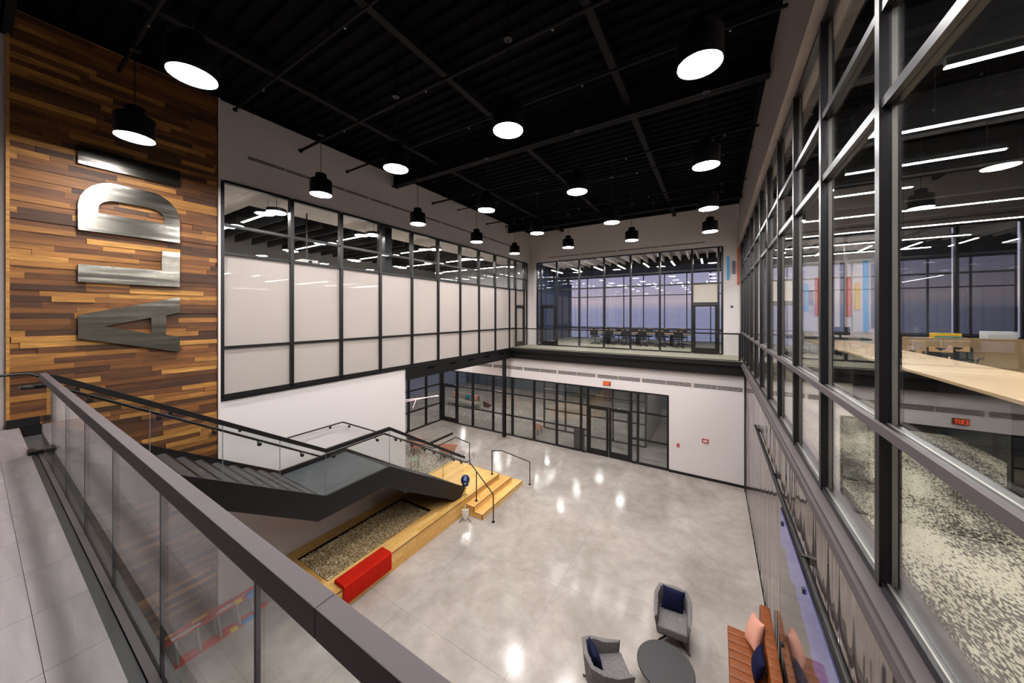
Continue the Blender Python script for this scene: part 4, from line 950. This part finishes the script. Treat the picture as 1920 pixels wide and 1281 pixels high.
# conference room
cc = struct('ceiling_conference', 'white ceiling with deep beams in the conference room', 'ceiling', B(-10.2, 4, 18.4, 26.2, 10.45, 10.6), 'soffit_paint', (-4, 22, 10.45))
for k in range(24): tag(build(B(-9.4 + .45 * k, -9.32 + .45 * k, 18.6, 21.6, 10.15, 10.45), 'ceiling_fin', 'soffit_paint', None, loc=(-9.36 + .45 * k, 20, 10.15)), 'white fin under the conference room ceiling', 'ceiling fin', 'conference ceiling fins', 'structure')
struct('ceiling_conference_bay', 'dark dropped ceiling bay along the conference windows', 'ceiling', B(-10.2, 4, 21.6, 26.2, 9.9, 10.45), 'room_dark', (-4, 24, 9.9))
struct('wall_conference', 'navy side wall of the conference room', 'wall', MB().box(-10.4, -10.2, 18.4, 26.2, UF, 10.6).box(3.8, 4, 18.4, 26.2, UF, 10.6), 'wall_navy', (-10, 22, UF))
glazing('window_6', 'dusk windows on the far side of the conference room', 'y', 26.0, [-10.2 + 1.42 * k for k in range(11)], [UF, 6.0, 8.4, 9.9], ['dusk_glass'] * 3, (), front=.05, back=.05)
for k in range(7): strip_light(f'white strip light over the conference room, {NUM[k]} from the frosted wall corner', (-8.685 + 1.35 * k, 18.9, 9.75), (-8.685 + 1.35 * k, 20.6, 9.75), 10.44, 'strip lights over the conference room', lens='office_lens')
t = thing('conference_table', 'long oak conference table behind the balcony glazing', 'table', (-4.2, 21.8, UF))
build(B(-7.0, -1.2, 21.1, 22.5, UF + .70, UF + .74), 'top', 'desk_oak', t, bevel=.006)
for x in (-6.0, -4.1, -2.2): build(B(x - .08, x + .08, 21.4, 22.2, UF + .02, UF + .7), 'pedestal', 'black_metal', t); 
def office_chair(label, loc, rz, group, back='chair_tan'):
    t = thing('office_chair', label, 'chair', loc, rz, group)
    build(MB().prism([(-.24, -.24), (.24, -.24), (.22, .22), (-.22, .22)], 'z', .44, .51), 'seat', 'mesh_black', t, local=True, bevel=.02, smooth=True)
    build(MB().grid(lambda u, v: ((u - .5) * .46, .24 + .05 * v - .05 * (2 * u - 1) ** 2, .56 + .42 * v), 6, 5), 'backrest', 'mesh_black', t, local=True).modifiers.new('thickness', 'SOLIDIFY').thickness = .03
    build(B(-.2, .2, .285, .31, .86, 1.0), 'top_rail', back, t, local=True)
    build(MB().cyl((0, 0, .08), (0, 0, .45), .025, n=8), 'column', 'black_metal', t, local=True)
    for s in (-1, 1): build(MB().tube([(s * .27, .2, .5), (s * .28, .15, .68), (s * .28, -.12, .68)], .015, 6), 'armrest', 'mesh_black', t, local=True)
    for k in range(5):
        a = 2 * PI * k / 5; build(MB().tube([(0, 0, .09), (.29 * math.cos(a), .29 * math.sin(a), .05)], .018, 6), 'leg', 'black_metal', t, local=True)
        build(MB().lathe([(.025, 0), (.025, .05)], (.29 * math.cos(a), .29 * math.sin(a), 0), 8), 'caster', 'black_metal', t, local=True)
    return t
c0 = office_chair('', (0, 0, UF), 0, 'conference chairs'); first = True
for k in range(6):
    for s, side in ((-1, 'on the balcony side of the conference table'), (1, 'on the window side of the conference table')):
        o = c0 if first else dup(c0); first = False
        o.location = (-6.5 + .95 * k, 21.8 + s * 1.05, UF); o.rotation_euler = (0, 0, PI if s < 0 else 0); o['label'] = f'black mesh chair {side}, {NUM[k]} from the navy wall'
# upper office beyond the curtain wall
oc = struct('ceiling_office', 'black open ceiling of the upper office', 'ceiling', B(1.3, 13, -2.8, 18.4, 10.5, 10.7), 'deck_black', (6, 8, 10.5))
for k in range(9): tag(build(B(1.35, 12.8, -1.0 + 2.2 * k, -.82 + 2.2 * k, 9.85, 10.5), 'office_joist', 'room_dark', None, loc=(7, -.9 + 2.2 * k, 9.85)), f'dark joist under the office ceiling, {NUM[k]} from the walkway end', 'joist', 'office joists', 'structure')
struct('wall_office', 'white end wall of the upper office carrying coloured upright panels', 'wall', MB().box(1.2, 5.8, 18.2, 18.4, UF, 10.6), 'white_paint', (4, 18.3, UF))
glazing('window_9', 'dark shaded windows at the end of the upper office', 'y', 18.3, [5.86, 7.3, 8.75, 10.2, 11.65, 12.9], [UF + .03, 6.2, 10.4], ['glass'] * 2, (), w=.06)
struct('wall_office_front', 'grey end wall of the upper office behind the walkway end', 'wall', B(1.3, 13, -2.9, -2.7, UF, 10.6), 'wall_grey', (6, -2.8, UF))
struct('wall_office_side', 'grey far side wall of the upper office', 'wall', B(12.9, 13.1, -2.9, 18.4, UF, 10.6), 'wall_grey', (13, 8, UF))
for k, (y, xe) in enumerate(((1.85, 6.2), (3.2, 6.2), (4.55, 6.2), (5.9, 6.2), (7.2, 3.3), (8.5, 2.9), (10.4, 6.0), (12.4, 6.0), (14.4, 6.0), (16.4, 6.0))):  # two of the far strips are added to light the end wall
    strip_light(f'long white strip light across the office ceiling, {NUM[k]} from the walkway end', (1.75, y, 9.2), (xe, y, 9.2), 10.5, 'strip lights across the office ceiling', w=.026, lens='office_lens')
for k, (x, y0, y1) in enumerate(((7.2, 4.0, 9.5), (9.4, 6.0, 12.0))): strip_light('white strip light running lengthwise over the ' + ['desks', 'office windows'][k], (x, y0, 8.9), (x, y1, 8.9), 10.5, 'lengthwise office strip lights')
for i, (xa, z0, z1, m_, n_) in enumerate(((4.32, 6.4, 9.07, 'bar_navy', 'tall navy'), (4.5, 6.92, 8.48, 'bar_orange', 'orange'), (4.74, 7.18, 8.25, 'bar_yellow', 'short yellow'), (4.98, 6.34, 9.1, 'bar_blue', 'tall sky blue'), (5.2, 6.5, 8.96, 'bar_slate', 'long slate'),
                                           (3.22, 7.15, 8.27, 'bar_blue', 'pale blue'), (3.38, 7.4, 7.98, 'bar_slate', 'short grey'), (3.56, 6.95, 8.5, 'bar_orange', 'burnt orange beside the glazing'))):
    tag(build(B(xa - .06, xa + .06, 18.12, 18.2, z0, z1), 'wall_bar', m_, None, loc=(xa, 18.15, z0), bevel=.005), n_ + ' upright panel on the white office end wall', 'wall panel', 'coloured panels on the office wall')
for k in range(5):
    x0 = [5.86, 7.3, 8.75, 10.2, 11.65][k]
    t = thing('roller_shade', f'dark grey roller shade behind the office end windows, {NUM[k]} from the white wall', 'window shade', (x0 + .7, 18.42, 5.2), group='office roller shades')
    build(B(x0 + .05, x0 + 1.38, 18.42, 18.43, 5.2, 10.3), 'cloth', 'shade_dark', t); build(MB().cyl((x0 + .04, 18.44, 10.33), (x0 + 1.39, 18.44, 10.33), .04, n=10), 'roller', 'black_metal', t); build(B(x0 + .05, x0 + 1.38, 18.41, 18.44, 5.17, 5.2), 'hem_bar', 'black_metal', t)
t = thing('wall_display', 'black wall screen before the shaded office windows', 'screen', (7.9, 18.0, 6.2))
build(B(7.3, 8.5, 18.02, 18.06, 6.25, 7.25), 'panel', 'clip_black', t, bevel=.004); build(B(7.8, 8.0, 18.06, 18.2, 6.6, 6.9), 'mount', 'black_metal', t)
t = thing('office_counter', 'long pale wood high counter running behind the curtain wall', 'counter', (3.0, 8.5, UF))
build(B(2.42, 3.6, 3.0, 13.8, UF + 1.03, UF + 1.07), 'top', 'desk_wood', t, bevel=.004)
for y in (3.3, 5.6, 7.9, 10.2, 12.5): build(B(2.6, 3.4, y, y + .06, UF, UF + 1.03), 'leg_panel', 'black_metal', t)
build(B(2.96, 3.02, 3.3, 12.5, UF + .1, UF + .95), 'modesty_panel', 'clip_black', t)
dk = thing('reception_desk', 'pale wood fronted desk beyond the high counter', 'desk', (8.0, 16.0, UF))
build(B(6.6, 9.6, 15.97, 16.03, UF, UF + 1.15), 'front_panel', 'desk_oak', dk); build(B(6.6, 9.6, 16.03, 16.8, UF + .72, UF + .75), 'top', 'desk_oak', dk); build(B(6.6, 6.66, 16.03, 16.8, UF, UF + 1.15), 'end_panel', 'desk_oak', dk)
t = thing('carton', 'white box standing on the wood fronted desk', 'box', (7.3, 16.3, UF + .75)); build(B(7.05, 7.6, 16.1, 16.5, UF + .752, UF + 1.36), 'body', 'label_white', t, bevel=.004)
build(B(7.3, 7.35, 16.1, 16.5, UF + 1.36, UF + 1.363), 'tape', 'desk_oak', t)
t = thing('snack_box', 'yellow and green carton on the cubby cabinet', 'box', (6.1, 15.9, UF + 1.1)); build(B(5.85, 6.4, 15.75, 16.05, UF + 1.141, UF + 1.29), 'body', 'ladder_yellow', t, bevel=.004); build(B(5.85, 6.4, 15.745, 15.75, UF + 1.15, UF + 1.2), 'stripe', 'teal_fabric', t)
t = thing('low_cabinet', 'white and oak cubby cabinet behind the high counter', 'cabinet', (5.6, 15.8, UF))
build(B(4.75, 6.5, 15.6, 16.1, UF, UF + 1.1), 'body', 'label_white', t); build(B(4.72, 6.52, 15.58, 16.1, UF + 1.1, UF + 1.14), 'top', 'desk_oak', t)
for k in range(3): build(B(4.78 + .58 * k, 5.32 + .58 * k, 15.57, 15.6, UF + .55, UF + 1.07), 'door', 'desk_oak', t)
for k, (x, y, r) in enumerate(((4.5, 12.4, 1.9), (5.3, 13.9, 2.7), (5.9, 14.4, 2.4), (4.3, 10.2, 1.2))):
    o = dup(c0); o.location = (x, y, UF); o.rotation_euler = (0, 0, r); o['group'] = 'office counter chairs'; o['label'] = f'black mesh office chair beyond the high counter, ' + ['beside the cabinet end', 'before the cubby cabinet', 'nearest the wood fronted desk', 'nearest the walkway end'][k]
dm = thing('workstation', 'white desk with dark monitor against the office end wall', 'desk', (4.3, 16.6, UF))
build(B(2.2, 4.6, 16.2, 17.0, UF + .98, UF + 1.02), 'top', 'mesh_black', dm); build(B(2.2, 4.6, 16.24, 16.28, UF + .55, UF + .98), 'front_panel', 'label_white', dm); build(MB().box(2.3, 2.36, 16.25, 16.95, UF, UF + .98).box(4.5, 4.56, 16.25, 16.95, UF, UF + .98), 'frame', 'black_metal', dm)
t = thing('monitor', 'dark computer monitor on the white desk by the office end wall', 'monitor', (3.9, 16.6, UF + 1.02)); build(B(3.65, 4.15, 16.58, 16.62, UF + 1.12, UF + 1.42), 'screen', 'clip_black', t); build(B(3.87, 3.93, 16.6, 16.64, UF + 1.02, UF + 1.15), 'stand', 'black_metal', t); build(B(3.78, 4.02, 16.5, 16.7, UF + 1.02, UF + 1.03), 'base', 'black_metal', t)
# lower rooms beyond the storefront
struct('wall_lobby', 'dark far wall of the lobby beyond the storefront', 'wall', MB().box(-22, 1.4, 26.8, 27, 0, 4.6).box(1.2, 1.4, 16.5, 27, 0, 4.6), 'wall_teal', (-8, 27, 0))
struct('wall_side_room', 'pale lavender walls of the room beside the lounge', 'wall', MB().box(-22.2, -22, 8.3, 27, 0, 4.6).box(-22, -15.6, 8.1, 8.3, 0, 4.6), 'wall_lavender', (-22, 15, 0))
struct('ceiling_lobby', 'dark ceiling of the lobby beyond the storefront', 'ceiling', B(-22, 1.4, 16.48, 27, 4.4, 4.6), 'room_dark', (-8, 22, 4.4))
struct('wall_vestibule', 'grey partition behind the double doors', 'wall', B(-3.2, -3.05, 18.6, 24, 0, 4.4), 'wall_grey', (-3.1, 21, 0))
glazing('window_8', 'black framed inner glass screen of the entrance vestibule', 'y', 18.5, [-9.0, -7.6, -6.2, -4.8, -3.1], [.04, 1.2, 2.4, 4.38], ['glass'] * 3, ())
tag(build(B(-18.2, -11.6, 17.7, 20.6, 0, .012), 'rug', 'rug_pattern', None, loc=(-14.9, 19.1, 0)), 'mottled pale rug beyond the lounge corner door', 'rug')
so = thing('lobby_sofa', 'pale grey low sofa with pink cushions beyond the storefront', 'sofa', (-16.5, 19.8, .012))
build(B(-17.9, -15.1, 19.4, 20.2, .18, .44), 'seat', 'sofa_grey', so, bevel=.03, smooth=True); build(B(-17.9, -15.1, 20.1, 20.3, .18, .84), 'backrest', 'sofa_grey', so, bevel=.03, smooth=True)
for x in (-17.8, -15.2):
    for y in (19.5, 20.2): build(MB().cyl((x, y, .013), (x, y, .19), .02, n=8), 'leg', 'black_metal', so)
cushion('throw_cushion', 'pink cushion on the pale lobby sofa, end beside the lounge door', 'blush_cushion', .5, .45, .18, place(-17.5, 19.95, .68, 0, -.25))
cushion('throw_cushion', 'pink cushion at the other end of the pale lobby sofa', 'blush_cushion', .5, .45, .18, place(-15.5, 19.95, .68, 0, -.25))
cushion('throw_cushion', 'teal cushion in the middle of the pale lobby sofa', 'teal_fabric', .45, .4, .18, place(-16.2, 19.95, .66, 0, -.25))
tubchair('brown leather tub chair on the lobby rug', (-14.1, 19.6, .012), 2.6, 'brown_leather', 'lobby tub chairs')
for k, x in enumerate((-17.0, -13.4, -9.6)): strip_light(f'strip light on the lobby ceiling, {NUM[k]} from the lounge side', (x, 19.0, 4.1), (x, 22.5, 4.1), 4.4, 'lobby strip lights')
tubchair('dusky pink tub chair behind the middle storefront panes', (-8.9, 17.4, 0), 2.9, 'pink_fabric', 'lobby tub chairs')
for k, (x, y) in enumerate(((-20.0, 23.9), (-14.8, 21.8), (-11.0, 23.0), (-10.4, 20.0), (-7.6, 20.4), (-6.8, 22.6), (-7.7, 17.9), (-4.9, 20.5), (-1.6, 20.0))):
    disc_light(f'round downlight in the lobby ceiling, {NUM[k]} from the lounge side', x, y, 4.25, 4.4, 'lobby downlights', .15, 'down_lens')
for k in range(2): strip_light('strip light beyond the lounge glass screen, ' + ['first', 'second'][k] + ' from the white wall', (-20.5, 10.5 + 3.5 * k, 4.2), (-16.5, 10.5 + 3.5 * k, 4.2), 4.6, 'side room strip lights', lens='office_lens')
for k, (x, y) in enumerate(((-13.4, 9.6), (-11.2, 10.8), (-13.4, 12.2), (-11.2, 13.6), (-13.4, 15.0))): disc_light(f'round downlight in the lounge soffit, {NUM[k]} from the white return wall', x, y, 4.46, 4.6, 'lounge soffit downlights', .15, 'down_lens')
